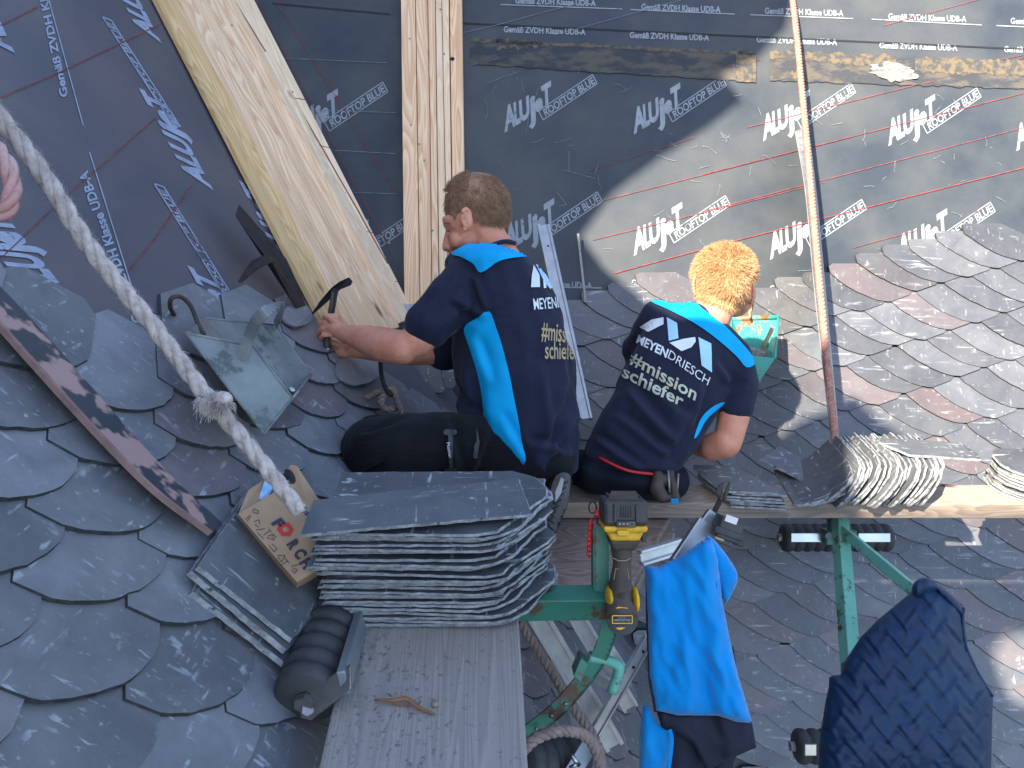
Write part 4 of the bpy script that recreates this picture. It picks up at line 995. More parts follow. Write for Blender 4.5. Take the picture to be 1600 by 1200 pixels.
# aluminium ladder in the gap
root = thing('aluminium_ladder', P(930, 1100, 1.45), 'aluminium ladder hanging in the gap between drill and foreground board', 'ladder')
def rail(pa, pb, w_, name='rail'):
    mb = MB(); d = (pb-pa).normalized(); s_ = d.cross(FW).normalized(); f_ = s_.cross(d).normalized()
    mb.beam(pa, pb, w_*.62, .004, f_); mb.beam(pa-s_*w_*.4, pb-s_*w_*.4, w_*.2, .018, f_); mb.beam(pa+s_*w_*.4, pb+s_*w_*.4, w_*.2, .018, f_)
    mb.build(name, M['alu2'], root, bevel=.001)
rail(P(830, 945, 1.42), P(960, 1165, 1.50), .040)
rail(P(890, 945, 1.50), P(985, 1105, 1.56), .034)
rail(P(1015, 995, 1.40), P(895, 1205, 1.44), .020, 'stay')
rail(P(1066, 852, 1.50), P(1000, 872, 1.46), .030, 'stay')
mb = MB()
for X, Y in ((1005, 1018), (990, 1043)): mb.ball(P(X, Y, 1.385), RT*.003, UP*.003, FW*.004, 8, 5)
build_parts(mb, 'hole', M['black'], root)
mb = MB(); mb.beam(P(925, 1050, 1.48), P(960, 1075, 1.52), .018, .02, FW); mb.beam(P(950, 1010, 1.5), P(972, 1045, 1.5), .02, .02, FW); build_parts(mb, 'rung', M['alu2'], root, bevel=.001)
root = thing('steel_angle', P(905, 1175, 1.2), 'steel angle with a bolt at the bottom edge of the picture', 'angle bracket')
mb = MB(); mb.beam(P(930, 1150, 1.25), P(880, 1230, 1.22), .028, .004, -FW); mb.build('angle', M['lead'], root, bevel=.001)
mb = MB(); mb.tube([P(893, 1180, 1.19), P(905, 1196, 1.19)], .004, 8); mb.tube([P(905, 1192, 1.19), P(890, 1200, 1.19)], .003, 8); mb.build('bolt', M['chrome'], root, smooth=True)

# ================================================================ cordless drill hanging head down
root = thing('cordless_drill', P(972, 900, 1.13), 'yellow and black cordless drill standing upside down on the green bracket', 'drill')
Z = 1.10; s = Z/FPX
def rbox(mb, X, Y, z, hw, hh, hd, tw=1, td=1):       # px half sizes, tapered towards the bottom
    c = P(X, Y, z); a = RT*hw*s; u = UP*hh*s; d_ = FW*hd*s
    A = [c+u-a-d_, c+u+a-d_, c+u+a+d_, c+u-a+d_]; B = [c-u-a*tw-d_*td, c-u+a*tw-d_*td, c-u+a*tw+d_*td, c-u-a*tw+d_*td]
    mb.prism(A, B)
mb = MB(); rbox(mb, 973, 797, Z+.03, 35, 20, 34); mb.build('battery', M['toolblk'], root, bevel=.006)
mb = MB()
for k in range(7): mb.box(P(950+k*7.6, 773, Z+.045), RT*.0022, UP*.0012, FW*.018)
for X in (961, 995): mb.box(P(X, 802, Z-.003), RT*.0022, UP*.013, FW*.003)
for k in range(5): mb.box(P(970+k*4, 799, Z-.002), RT*.0006, UP*.009, FW*.002)
build_parts(mb, 'battery_rib', M['toolblk'], root, bevel=.001)
mb = MB(); A = [P(950, 783, Z+.012), P(998, 783, Z+.012), P(994, 770, Z+.055), P(955, 770, Z+.055)]; mb.slab(A, UP*.003); mb.build('battery_label', M['tooldust'], root)
mb = MB(); rbox(mb, 973, 821, Z+.03, 35, 5, 35, .97); rbox(mb, 973, 832, Z+.032, 30, 8, 30, .75); mb.build('yellow_collar', M['yellow'], root, bevel=.004)
mb = MB(); rbox(mb, 978, 819, Z-.005, 15, 5, 2); mb.build('charge_display', M['toolblk'], root, bevel=.001)
mb = MB(); pj = lambda X, Y: P(X, Y, Z-.0082)
for k in range(3): dec_poly(mb, [(967+k*6, 817), (970+k*6, 817), (970+k*6, 820), (967+k*6, 820)], pj)
box_outline(mb, [(984, 822), (991, 822), (991, 816), (984, 816)], .6, pj)
mb.build('charge_marks', M['gold_p'], root, recalc=False)
mb = MB(); rbox(mb, 973, 833, Z-.006, 9, 4.5, 3); mb.build('release_button', M['yellow'], root, bevel=.0015)
mb = MB(); rbox(mb, 973, 848, Z+.03, 25, 9, 26, .72, .8); mb.build('grip_base', M['tooldust'], root, bevel=.005)
mb = MB()
pth = interp([P(971, 852, Z+.03), P(972, 880, Z+.028), P(970, 905, Z+.028), P(969, 935, Z+.03)], 5)
mb.tube(pth, lambda t: (14.5+5.5*abs(t-.35)**1.2*2)*s, 18); mb.build('grip', M['tooldust'], root, smooth=True)
mb = MB()
for pts_ in ([(958, 872), (966, 876), (978, 876), (985, 872)], [(959, 905), (962, 889), (980, 888), (983, 905)]):
    mb.tube([P(X, Y, Z+.012+(.004 if abs(X-971) > 8 else 0)) for X, Y in pts_], .0006, 5)
build_parts(mb, 'grip_piping', M['gold_p'], root)
mb = MB(); c = P(972, 962, Z+.07)
mb.tube([P(972, 940, Z+.01)+FW*.05, P(972, 966, Z-.005)], lambda t: (20+5*t)*s, 24)
mb.ball(P(971, 935, Z+.035), RT*19*s, UP*24*s, FW*.035, 18, 12)
mb.tube([P(972, 962, Z+.16), P(972, 966, Z+.0)], 24*s, 26); mb.build('motor_housing', M['tooldust'], root, smooth=True)
mb = MB(); mb.tube([P(972, 967, Z-.001), P(972, 967, Z-.006), P(972, 967, Z-.0062)], lambda t: 24.5*s if t < .9 else 22*s, 26); mb.build('end_cap', M['toolblk'], root)
for sx in (-1, 1):
    mb = MB(); mb.ball(P(972+sx*20, 936, Z+.03), RT*6*s, UP*20*s, FW*.03, 12, 8); mb.build('yellow_side', M['yellow'], root, smooth=True)
mb = MB(); pj = lambda X, Y: P(X, Y, Z-.0105)
rim = [(957, 974), (988, 974), (988, 962), (957, 962)]
for i in range(4): dec_line(mb, rim[i], rim[(i+1) % 4], 1.6, pj, 1)
for yy, sg in ((951, -1), (981, 1)):
    dec_poly(mb, [(962, yy), (966, yy+sg*3), (978, yy+sg*3), (982, yy), (972, yy-1)], pj)
mb.build('cap_badge', M['yellow'], root, recalc=False)
mb = MB(); dec_text(mb, 'BRUSHLESS', (985, 967.5), (-25, 0), (0, 3.4), pj, bold=.03); dec_text(mb, 'MOTOR', (978, 964), (-12, 0), (0, 2.6), pj); mb.build('badge_lettering', M['print'], root, recalc=False)
mb = MB(); mb.box(P(1005, 833, Z+.02), RT*.003, UP*.012, FW*.008); mb.build('belt_clip', M['toolblk'], root, bevel=.001)

# red clip and rings on the bracket post
root = thing('red_carabiner', P(923, 845, 1.15), 'red plastic clips and black ring hooked on the green bracket post', 'clip')
mb = MB()
for k in range(7): mb.tube([P(925-k*.9, 812+k*8, 1.15), P(921-k*.4, 818+k*8, 1.145), P(926-k*.9, 821+k*8, 1.15)], .0028, 6)
mb.tube([P(931, 797, 1.14), P(936, 806, 1.14), P(928, 806, 1.14)], .0035, 6); build_parts(mb, 'red_clip', M['redp'], root, smooth=True)
mb = MB(); mb.tube([P(926+6*math.cos(a), 793+9*math.sin(a), 1.15) for a in [i*.45 for i in range(15)]], .0012, 6, cap=False); mb.tube([P(937+4*math.cos(a), 812+9*math.sin(a), 1.15) for a in [i*.45 for i in range(15)]], .0012, 6, cap=False); build_parts(mb, 'ring', M['iron'], root, smooth=True)

# snips in a grey sheath, black battery tool
root = thing('snips_holster', P(1100, 830, 1.33), 'grey metal sheath holding rusty snips behind the blue jacket', 'holster')
mb = MB(); mb.beam(P(1060, 885, 1.33), P(1104, 818, 1.36), .038, .018, FW); mb.beam(P(1095, 832, 1.37), P(1116, 802, 1.38), .028, .016, FW); mb.build('sheath', M['alu'], root, bevel=.002)
mb = MB()
mb.slab([P(1111, 803, 1.38), P(1118, 805, 1.38), P(1131, 782, 1.37), P(1124, 778, 1.37)], FW*.006)
mb.slab([P(1124, 782, 1.37), P(1119, 768, 1.37), P(1124, 758, 1.37), P(1133, 752, 1.37), P(1130, 765, 1.37), P(1130, 780, 1.37)], FW*.005)
mb.slab([P(1130, 782, 1.372), P(1133, 768, 1.372), P(1141, 752, 1.372), P(1141, 764, 1.372), P(1136, 776, 1.372)], FW*.005)
mb.ball(P(1126, 779, 1.366), RT*.004, UP*.004, FW*.003); mb.build('snips', M['leather'], root, bevel=.001)
root = thing('tool_battery', P(1135, 826, 1.33), 'black square tool battery with a white label above the blue jacket', 'battery')
mb = MB(); dx = (RT*.94-UP*.34).normalized(); dy = (UP*.94+RT*.34).normalized()
mb.box(P(1136, 826, 1.34), dx*.022, dy*.019, FW*.022); mb.build('case', M['toolblk'], root, bevel=.003)
mb = MB(); mb.box(P(1136, 832, 1.325), dx*.026, dy*.006, FW*.012); mb.box(P(1152, 846, 1.335), dx*.010, dy*.006, FW*.012); build_parts(mb, 'foot', M['rubber'], root, bevel=.002)
mb = MB(); pc = P(1143, 812, 1.316)
mb.slab([pc-dx*.011-dy*.006, pc+dx*.011-dy*.006, pc+dx*.011+dy*.006, pc-dx*.011+dy*.006], FW*.001); mb.build('label', M['white'], root)
mb = MB(); pc = P(1124, 842, 1.311); mb.slab([pc-dx*.008-dy*.002, pc+dx*.008-dy*.002, pc+dx*.008+dy*.002, pc-dx*.008+dy*.002], -FW*.001); mb.build('tag', M['gold_p'], root)

# twig and pebble on the foreground board
mb = MB(); mb.tube(interp([PH(585, 1093, DN-.004), PH(612, 1094, DN-.007), PH(635, 1092, DN-.008), PH(652, 1104, DN-.006), PH(680, 1116, DN-.003)], 5), lambda t: .0012+.0022*math.sin(3*t), 7)
mb.tube(interp([PH(600, 1094, DN-.006), PH(618, 1100, DN-.004), PH(640, 1103, DN-.002)], 4), .0008, 5)
tag(mb.build('twig', M['twig'], smooth=True), 'dry orange brown twig lying on the foreground board', 'twig')
mb = MB(); mb.ball(PH(680, 1100, DN-.003), RT*.0055, Vector((0, .005, 0)), Vector((0, 0, .0035)), 9, 6); tag(mb.build('pebble', M['rock'], smooth=True), 'small round beige pebble beside the twig', 'pebble')

# ================================================================ hanging clothes
def smooth_poly(pts, n=4):
    q = [Vector((x, y, 0)) for x, y in pts]; m = len(q); out = []
    for i in range(m):
        a, b, c, d = q[i-1], q[i], q[(i+1) % m], q[(i+2) % m]
        for k in range(n):
            t = k/n; v = ((b*2)+(c-a)*t+(a*2-b*5+c*4-d)*t*t+(b*3-a-c*3+d)*t**3)*.5
            out.append((v.x, v.y))
    return out
def dist_edge(x, y, poly):
    p = Vector((x, y)); best = 1e9
    for i in range(len(poly)):
        a = Vector(poly[i]); b = Vector(poly[(i+1) % len(poly)]); ab = b-a
        t = max(0, min(1, (p-a).dot(ab)/max(1e-9, ab.dot(ab)))); best = min(best, (p-a-ab*t).length)
    return best
def cloth(name, poly, z0, T, D, fold, m, root, step=5, sm=3):
    """a closed, rounded piece of cloth: outline, distance, thickness and folds"""
    poly = smooth_poly(poly, sm) if sm else poly
    bm = bmesh.new(); bm.faces.new([bm.verts.new((x, y, 0)) for x, y in poly]); cut_grid(bm, step)
    bmesh.ops.remove_doubles(bm, verts=bm.verts, dist=.3)
    bmesh.ops.triangulate(bm, faces=bm.faces[:])
    bm.verts.index_update(); fr = []; bk_ = []
    zf = z0 if callable(z0) else (lambda X, Y: z0)
    for v in bm.verts:
        X, Y = v.co.x, v.co.y; d = dist_edge(X, Y, poly); e = min(1, d/D)
        b = T*math.sqrt(max(0, 1-(1-e)**2)); ff = fold(X, Y)
        fr.append(P(X, Y, zf(X, Y)-b-ff*min(1, d/6))); bk_.append(P(X, Y, zf(X, Y)+b*.6-ff*.3*min(1, d/6)))
    fs = [tuple(v.index for v in f.verts) for f in bm.faces]; bm.free()
    mb = MB(); mb.add(fr, fs); mb.add(bk_, [tuple(reversed(f)) for f in fs])
    o = mb.build(name, m, root, smooth=True, recalc=False)
    b2 = bmesh.new(); b2.from_mesh(o.data); bmesh.ops.remove_doubles(b2, verts=b2.verts, dist=1e-4); bmesh.ops.recalc_face_normals(b2, faces=b2.faces); b2.to_mesh(o.data); b2.free()
    o.data.polygons.foreach_set('use_smooth', [True]*len(o.data.polygons))
    return o
def nz2(x, y, s_=0): return noise.noise(Vector((x, y, s_)))
root = thing('fleece_jacket', P(1080, 1000, 1.25), 'bright blue fleece jacket with navy hem hanging beside the drill', 'jacket')
ffold = lambda X, Y: .016*nz2(X*.03, Y*.009, 8) + .007*nz2(X*.07-Y*.02, Y*.03, 12) + .012*nz2(X*.018+Y*.004, Y*.006, 1) + .004*nz2(X*.045+Y*.012, Y*.012, 4) + .006*math.exp(-((X-1052-(Y-900)*.10)/13)**2)*min(1, max(0, (Y-880)/80)) + .007*math.exp(-((X-1108-(Y-900)*.12)/15)**2)
zj = lambda X, Y: 1.28 - (Y-840)*.00012
cloth('jacket_body', [(1007, 884), (1030, 886), (1060, 870), (1096, 845), (1112, 840), (1122, 868), (1128, 935), (1144, 1015), (1155, 1060), (1176, 1130), (1150, 1128), (1120, 1118), (1060, 1118), (1025, 1110), (1014, 1060), (1010, 960)], zj, .020, 32, ffold, M['fleece'], root, sm=0)
cloth('sleeve', [(1102, 842), (1112, 840), (1130, 860), (1150, 890), (1152, 910), (1142, 930), (1132, 942), (1120, 905)], lambda X, Y: 1.285, .016, 16, lambda X, Y: .003*math.sin(Y*.25+X*.1), M['fleece'], root)
cloth('hem', [(1024, 1107), (1060, 1113), (1120, 1113), (1150, 1122), (1175, 1129), (1182, 1168), (1140, 1186), (1105, 1205), (1080, 1160), (1050, 1145), (1035, 1140)], lambda X, Y: 1.262, .012, 14, ffold, M['fl_dark'], root, sm=0)
cloth('lining', [(1040, 1135), (1100, 1140), (1140, 1150), (1150, 1180), (1120, 1240), (1050, 1240), (1040, 1190)], lambda X, Y: 1.285, .012, 14, lambda X, Y: .008*math.sin(X*.09), M['fl_dark'], root)
cloth('hanging_sleeve', [(1010, 1100), (1030, 1130), (1052, 1140), (1045, 1180), (1030, 1240), (1002, 1240), (999, 1160), (1002, 1120)], lambda X, Y: 1.275, .018, 18, ffold, M['fleece'], root)
mb = MB(); mb.tube([P(1011, 890, 1.268), P(1011, 960, 1.26), P(1015, 1060, 1.25), P(1024, 1112, 1.245)], .0022, 6); mb.tube(interp([P(1097, 846, 1.262), P(1106, 880, 1.253), P(1118, 908, 1.258), P(1122, 935, 1.262)], 4), .0010, 6); mb.tube(interp([P(1145, 1010, 1.262), P(1152, 1060, 1.256), P(1150, 1090, 1.254), P(1150, 1127, 1.252)], 5), .0011, 6)
build_parts(mb, 'zip_seam', M['fl_dark'], root, smooth=True)
mb = MB(); mb.ribbon(interp([P(1047, 1140, 1.24), P(1050, 1160, 1.24), P(1044, 1210, 1.24)], 4), .006, .001, FW); mb.build('loop_tape', M['fleece'], root)

root = thing('quilted_vest', P(1420, 1050, 1.3), 'dark blue quilted vest hanging over the end of the green bar', 'vest')
segs = []
for i in range(-3, 9):
    for j in range(-3, 9):
        x = 1290+i*47+j*6+8*nz2(i*.7, j*.7, 1); y = 930+j*47+i*11+9*nz2(i*.7, j*.7, 6)
        segs.append(((x, y), (x+31, y+38))); segs.append(((x+44, y+4), (x+24, y+30)))
def quilt(X, Y):
    h = 0.003*nz2(X*.02, Y*.02, 2) + .002*nz2(X*.06, Y*.09, 7)
    p = Vector((X, Y))
    for a, b in segs:
        if abs(a[0]-X) > 50 or abs(a[1]-Y) > 50: continue
        a = Vector(a); b = Vector(b); ab = b-a; t = max(0, min(1, (p-a).dot(ab)/ab.dot(ab))); q_ = p-a-ab*t; d = q_.length
        h -= (.0030+.0022*nz2(a.x*.05, a.y*.05, 5))*math.exp(-(d/2.6)**2); sd = (ab.x*q_.y-ab.y*q_.x)
        if sd < 0: h += .0022*math.exp(-((d-6)/4)**2)
    return h
zv = lambda X, Y: 1.37 - (Y-920)*.00030
cloth('quilted_body', [(1418, 930), (1440, 912), (1470, 915), (1505, 945), (1508, 972), (1512, 1010), (1530, 1050), (1552, 1085), (1550, 1140), (1548, 1240), (1276, 1240), (1281, 1150), (1290, 1095), (1299, 1056), (1313, 1054), (1322, 1030), (1345, 995), (1372, 968)], zv, .062, 95, quilt, M['vest'], root, step=4, sm=0)
cloth('collar', [(1424, 925), (1430, 908), (1447, 902), (1462, 908), (1467, 920), (1450, 930), (1434, 937)], lambda X, Y: 1.355, .022, 14, lambda X, Y: .002*math.sin(X*.4), M['vest'], root, step=4)
cloth('shoulder_panel', [(1462, 920), (1482, 926), (1504, 950), (1503, 963), (1494, 958), (1478, 940)], lambda X, Y: 1.345, .014, 9, lambda X, Y: .0018*math.sin(X*.5+Y*.3), M['vest'], root, step=4)
mb = MB(); mb.tube(interp([P(1506, 950, 1.345), P(1504, 970, 1.335), P(1510, 1012, 1.325), P(1530, 1055, 1.315), P(1551, 1088, 1.305)], 5), .0028, 7); mb.tube(interp([P(1298, 1058, 1.325), P(1296, 1090, 1.315), P(1288, 1140, 1.30)], 5), .0025, 7); build_parts(mb, 'armhole_trim', M['vest'], root, smooth=True)

# ================================================================ turquoise bucket
root = thing('slater_bucket', P(1180, 540, 2.15), 'turquoise rust-spotted metal bucket hanging behind the blond worker', 'bucket')
Zb = 2.10
A = [P(1142, 497, Zb+.05), P(1215, 497, Zb+.02), P(1213, 560, Zb-.02), P(1140, 560, Zb+.01)]
t0, t1, t2, t3 = P(1141, 505, Zb-.03), P(1213, 503, Zb-.03), P(1218, 494, Zb+.16), P(1148, 495, Zb+.16)
k0, k1 = P(1178, 594, Zb+.03), P(1188, 596, Zb+.05)
mb = MB()
fl_, fr_, br_, bl_ = P(1140, 552, Zb), P(1211, 560, Zb), P(1216, 496, Zb+.12), P(1143, 498, Zb+.12)
bt1, bt2, bt3, bt4 = P(1172, 590, Zb+.02), P(1186, 597, Zb+.02), P(1192, 575, Zb+.12), P(1170, 570, Zb+.12)
def wl(a, b, c, d):
    n = (b-a).cross(c-a).normalized(); mb.slab([a, b, c, d], n*.003)
wl(fl_, fr_, bt2, bt1); wl(fr_, br_, bt3, bt2); wl(br_, bl_, bt4, bt3); wl(bl_, fl_, bt1, bt4)
mb.build('bucket_body', M['bucket'], root)
mb = MB(); mb.tube([bl_, br_], .008, 8); mb.tube([br_, fr_], .004, 8); mb.tube([bl_, fl_], .004, 8); mb.build('rim', M['bucket'], root, smooth=True)
mb = MB(); mb.slab([P(1146, 556, Zb+.03), P(1206, 562, Zb+.03), P(1198, 545, Zb+.1), P(1152, 540, Zb+.1)], -UP*.004)
for k in range(25): mb.ball(P(random.uniform(1165, 1205), random.uniform(545, 560), Zb+.04), RT*.004, UP*.002, FW*.004, 5, 4)
mb.build('nails', M['foam'], root)
mb = MB(); mb.tube([P(1207, 512, Zb+.02), P(1192, 545, Zb+.03)], .006, 8); mb.build('tool_handle', M['rust'], root, smooth=True)
mb = MB(); mb.tube(interp([P(1172, 497, Zb+.1), P(1170, 480, Zb+.1), P(1164, 468, Zb+.1), P(1170, 466, Zb+.12), P(1176, 474, Zb+.16), P(1172, 492, Zb+.18)], 5), .0035, 7); mb.build('wire_hook', M['rust'], root, smooth=True)
# ================================================================ people
def ellball(mb, X, Y, z, rx, ry, rd, ang=0, nu=18, nv=12):
    s_ = z/FPX; c, s2 = math.cos(ang), math.sin(ang)       # ang: clockwise in the picture
    ax = (RT*c - UP*s2)*rx*s_; ay = (RT*s2 + UP*c)*ry*s_
    # keep the depth axis tilted towards the viewing ray
    mb.ball(P(X, Y, z), ax, FW*rd, ay, nu, nv)
def chain(mb, L, n=7):
    """L: list of (X,Y,z,rx,ry,rd,ang) or (X,Y,z,r)"""
    L = [(a[0], a[1], a[2], a[3], a[3], a[3]*a[2]/FPX, 0) if len(a) == 4 else a for a in L]
    for a, b in zip(L, L[1:]):
        for k in range(n+1):
            t = k/n; q = [u+(v-u)*t for u, v in zip(a, b)]; ellball(mb, *q)
def remesh(name, mb, voxel, m, root, it=6, fn=None, fac=.5):
    o = mb.build(name, m, root, recalc=True)
    md = o.modifiers.new('r', 'REMESH'); md.mode = 'VOXEL'; md.voxel_size = voxel
    ms = o.modifiers.new('s', 'SMOOTH'); ms.iterations = it; ms.factor = fac
    dg = bpy.context.evaluated_depsgraph_get(); dg.update()
    me = bpy.data.meshes.new_from_object(o.evaluated_get(dg)); me.name = name
    o.modifiers.clear(); old = o.data; o.data = me; bpy.data.meshes.remove(old)
    if not me.materials: me.materials.append(m)
    org = root_loc(o)
    if fn:
        ns = [v.normal.copy() for v in me.vertices]
        for v, n_ in zip(me.vertices, ns):
            w_ = v.co+org; v.co = fn(w_, n_)-org
    me.polygons.foreach_set('use_smooth', [True]*len(me.polygons))
    return o
def bvh(o):
    org = root_loc(o)
    return BVHTree.FromPolygons([v.co+org for v in o.data.vertices], [tuple(p.vertices) for p in o.data.polygons])
def onto(tree, h=.0016, zmax=9):
    def f(X, Y):
        d = ray(X, Y).normalized(); r = tree.ray_cast(CAM, d)
        if r[0] is None: return None
        return r[0] - d*h*1.2 + (r[1] if r[1].dot(d) < 0 else -r[1])*h*.6
    return f
def wrinkle(amp, lines=(), seed=0):
    """lines: (x0,y0,x1,y1,width_px,depth) creases in the cloth"""
    def f(p, n_):
        X, Y, z = px(p)
        h = amp*noise.noise(Vector((p.x*9+seed, p.y*9, p.z*9))) + amp*.5*noise.noise(Vector((p.x*24, p.y*24+seed, p.z*20)))
        q = Vector((X, Y))
        for x0, y0, x1, y1, wd, dp in lines:
            a = Vector((x0, y0)); ab = Vector((x1-x0, y1-y0)); t = (q-a).dot(ab)/ab.dot(ab); tc = max(0, min(1, t)); d = (q-a-ab*tc)
            sd = 1 if ab.x*d.y-ab.y*d.x > 0 else -1
            dd = d.length*sd
            h += dp*(math.exp(-((dd-wd*.7)/wd)**2) - math.exp(-((dd+wd*.7)/wd)**2))*(1-abs(2*tc-1)**3)
        return p + n_*h
    return f
def hair_strands(mb, tree_pts, n, L, wd, gdir, seed, spread=.5):
    r = random.Random(seed)
    for k in range(n):
        p, nn = r.choice(tree_pts)
        p = p + Vector((r.uniform(-1, 1), r.uniform(-1, 1), r.uniform(-1, 1)))*.002
        d = (nn*.45 + gdir(p) + Vector((r.gauss(0, 1), r.gauss(0, 1), r.gauss(0, 1)))*spread*.35).normalized()
        l = L*r.uniform(.5, 1.1); s_ = d.cross(FW)
        if s_.length < .05: s_ = RT
        s_ = s_.normalized()*wd*.5
        m1 = p + d*l*.55 + nn*.0005; e = p + (d*.9 - nn*.12).normalized()*l
        b = len(mb.v); mb.v += [p-s_, p+s_, m1+s_*.8, m1-s_*.8, e]; mb.f += [(b, b+1, b+2, b+3), (b+3, b+2, b+4)]
def skin_finger(mb, pts, r0, r1, n=5):
    chain(mb, [(X, Y, z, r0+(r1-r0)*i/(len(pts)-1)) for i, (X, Y, z) in enumerate(pts)], n)

# ------------------------------------------------------------ first man: kneeling, seen from the side and behind
# head
mb = MB()
HZ = 1.76
ellball(mb, 745, 320, HZ, 47, 46, .075, -.25); ellball(mb, 762, 330, HZ, 30, 36, .062, 0)      # skull
ellball(mb, 725, 350, HZ, 28, 40, .062, .30)                                                        # face mass
ellball(mb, 729, 380, HZ, 23, 22, .052, .3); ellball(mb, 716, 398, HZ, 11, 11, .028, .3)            # jaw, chin
ellball(mb, 708, 350, HZ-.004, 16, 14, .050, .2); ellball(mb, 697, 345, HZ, 6, 6, .035, .4)         # brow
chain(mb, [(701, 354, HZ-.004, 5), (699, 370, HZ-.006, 5.5), (697.5, 386, HZ-.006, 7)], 4); ellball(mb, 703, 389, HZ-.012, 6, 5, .012)            # nose
ellball(mb, 707, 397, HZ, 7, 5, .020, .4); ellball(mb, 712, 376, HZ-.035, 10, 14, .02)              # lips, cheek
# neck, shoulders, hidden trunk
chain(mb, [(752, 352, HZ, 32), (765, 380, 1.76, 31), (780, 410, 1.75, 36)], 5)
chain(mb, [(775, 425, 1.74, 60, 30, .12, .1), (800, 500, 1.74, 75, 45, .11, 0), (812, 620, 1.74, 75, 45, .11, 0), (825, 690, 1.72, 62, 40, .11, 0)], 6)
# near arm
chain(mb, [(752, 450, 1.68, 26), (700, 495, 1.632, 26), (655, 530, 1.62, 26), (626, 545, 1.62, 23)], 6)
chain(mb, [(628, 543, 1.62, 27), (604, 540, 1.645, 28), (578, 532, 1.68, 24), (550, 524, 1.715, 16), (538, 520, 1.735, 14.5)], 6)
# far arm
chain(mb, [(735, 500, 1.88, 30), (690, 548, 1.86, 22), (640, 552, 1.83, 19), (590, 550, 1.80, 15), (560, 548, 1.79, 12), (548, 547, 1.785, 11)], 6)
# near hand: fist closed on the hammer handle
chain(mb, [(538, 520, 1.735, 14), (526, 512, 1.745, 15), (518, 512, 1.75, 14)], 4)
ellball(mb, 522, 510, 1.752, 16, 17, .014, .2)
for i, (xk, yk) in enumerate(((525, 493), (518, 502.5), (515, 512.5), (516, 522.5))):
    r = 4.9 - .3*i
    skin_finger(mb, [(xk+2, yk+1, 1.738), (xk-11, yk+1, 1.738), (xk-19+i*1.2, yk+6, 1.750), (xk-15+i*1.2, yk+9, 1.763)], r, r*.82, 4)
skin_finger(mb, [(528, 505, 1.732), (517, 498, 1.728), (508, 493, 1.735)], 6.2, 4.8, 4)
# far hand under it
ellball(mb, 538, 548, 1.785, 15, 11, .014, 0)
for i in range(4):
    yk = 541+i*4.2; r = 4.4
    skin_finger(mb, [(530, yk, 1.785), (518+i*1.5, yk+1, 1.785), (508+i*3, yk+3, 1.792), (506+i*3.5, yk+4, 1.80)], r, r*.8, 4)
skin_finger(mb, [(535, 541, 1.775), (523, 536, 1.772), (514, 537, 1.775)], 5, 4, 4)
# legs inside the trousers
chain(mb, [(825, 700, 1.70, 50), (700, 700, 1.62, 46), (590, 700, 1.54, 42)], 6); chain(mb, [(590, 702, 1.55, 38), (700, 735, 1.62, 34), (850, 762, 1.66, 26)], 6)
def face1(p, n_):
    X, Y, z = px(p)
    h = 0
    if z < HZ+.02:
        h -= .0035*math.exp(-(((X-703)/7)**2+((Y-360)/4)**2))       # eye socket
        h -= .0022*math.exp(-(((X-704)/8)**2+((Y-402)/2.2)**2))     # mouth
    h += .0007*noise.noise(p*60)
    return p+n_*h
man1 = remesh('person', mb, .0025, M['skin'], None, it=3, fn=face1)
tag(man1, 'brown haired man kneeling in navy shirt with cyan side panel, gripping a hammer', 'person')
# ear
mb = MB(); e0 = P(726, 343, HZ-.070)
for k in range(17):
    a = -2.3 + 4.9*k/16
    ellball(mb, 728+6.8*math.cos(a)+ (1 if a > 1 else 0), 340+13.5*math.sin(a), HZ-.076+.004*math.cos(a), 3.2, 3.2, .004)
ellball(mb, 726, 341, HZ-.072, 7, 13, .005); ellball(mb, 726, 357, HZ-.075, 4, 4.5, .004); ellball(mb, 731, 346, HZ-.070, 8, 14, .012)
remesh('ear', mb, .0016, M['skin'], man1, it=3)
def hairline1(X, Y):                                  # inside = scalp with hair
    return inpoly(X, Y, [(680, 330), (678, 312), (700, 285), (735, 268), (775, 276), (798, 305), (796, 352), (770, 352), (748, 347), (738, 330), (728, 322), (716, 328), (712, 340), (704, 334), (692, 330)])
def inpoly(x, y, poly):
    c = False; n = len(poly); j = n-1
    for i in range(n):
        xi, yi = poly[i]; xj, yj = poly[j]
        if (yi > y) != (yj > y) and x < (xj-xi)*(y-yi)/(yj-yi)+xi: c = not c
        j = i
    return c
def hair(o, head, test, m, L, n, lift, gdir, seed, wd=.0009, spread=.5, extra=None):
    org = root_loc(o); pts = []; keep = {}
    vs = [(v.co+org, v.normal.copy()) for v in o.data.vertices]
    hc, hr = head
    mb = MB(); idx = {}
    for p_ in o.data.polygons:
        ok = True
        for i in p_.vertices:
            if i not in keep:
                q, nn = vs[i]; X, Y, z = px(q); keep[i] = (q-hc).length < hr and test(X, Y, q)
            if not keep[i]: ok = False; break
        if ok:
            for i in p_.vertices:
                if i not in idx:
                    q, nn = vs[i]; idx[i] = len(mb.v); mb.v.append(q+nn*(lift+.0014*noise.noise(q*90)+.0016*noise.noise(q*30))); pts.append((q+nn*lift*.8, nn))
            mb.f.append(tuple(idx[i] for i in p_.vertices))
    h = mb.build('hair', m, o, smooth=True, recalc=False)
    mb = MB(); hair_strands(mb, pts, n, L, wd, gdir, seed, spread)
    me = h.data; mb2 = MB(); org2 = root_loc(h)
    vs2 = [v.co+org2 for v in me.vertices]; fs2 = [tuple(p.vertices) for p in me.polygons]
    bpy.data.objects.remove(h); mb2.add(vs2, fs2); mb2.add(mb.v, mb.f)
    return mb2.build('hair', m, o, smooth=True, recalc=False)
hc1 = P(745, 320, HZ)
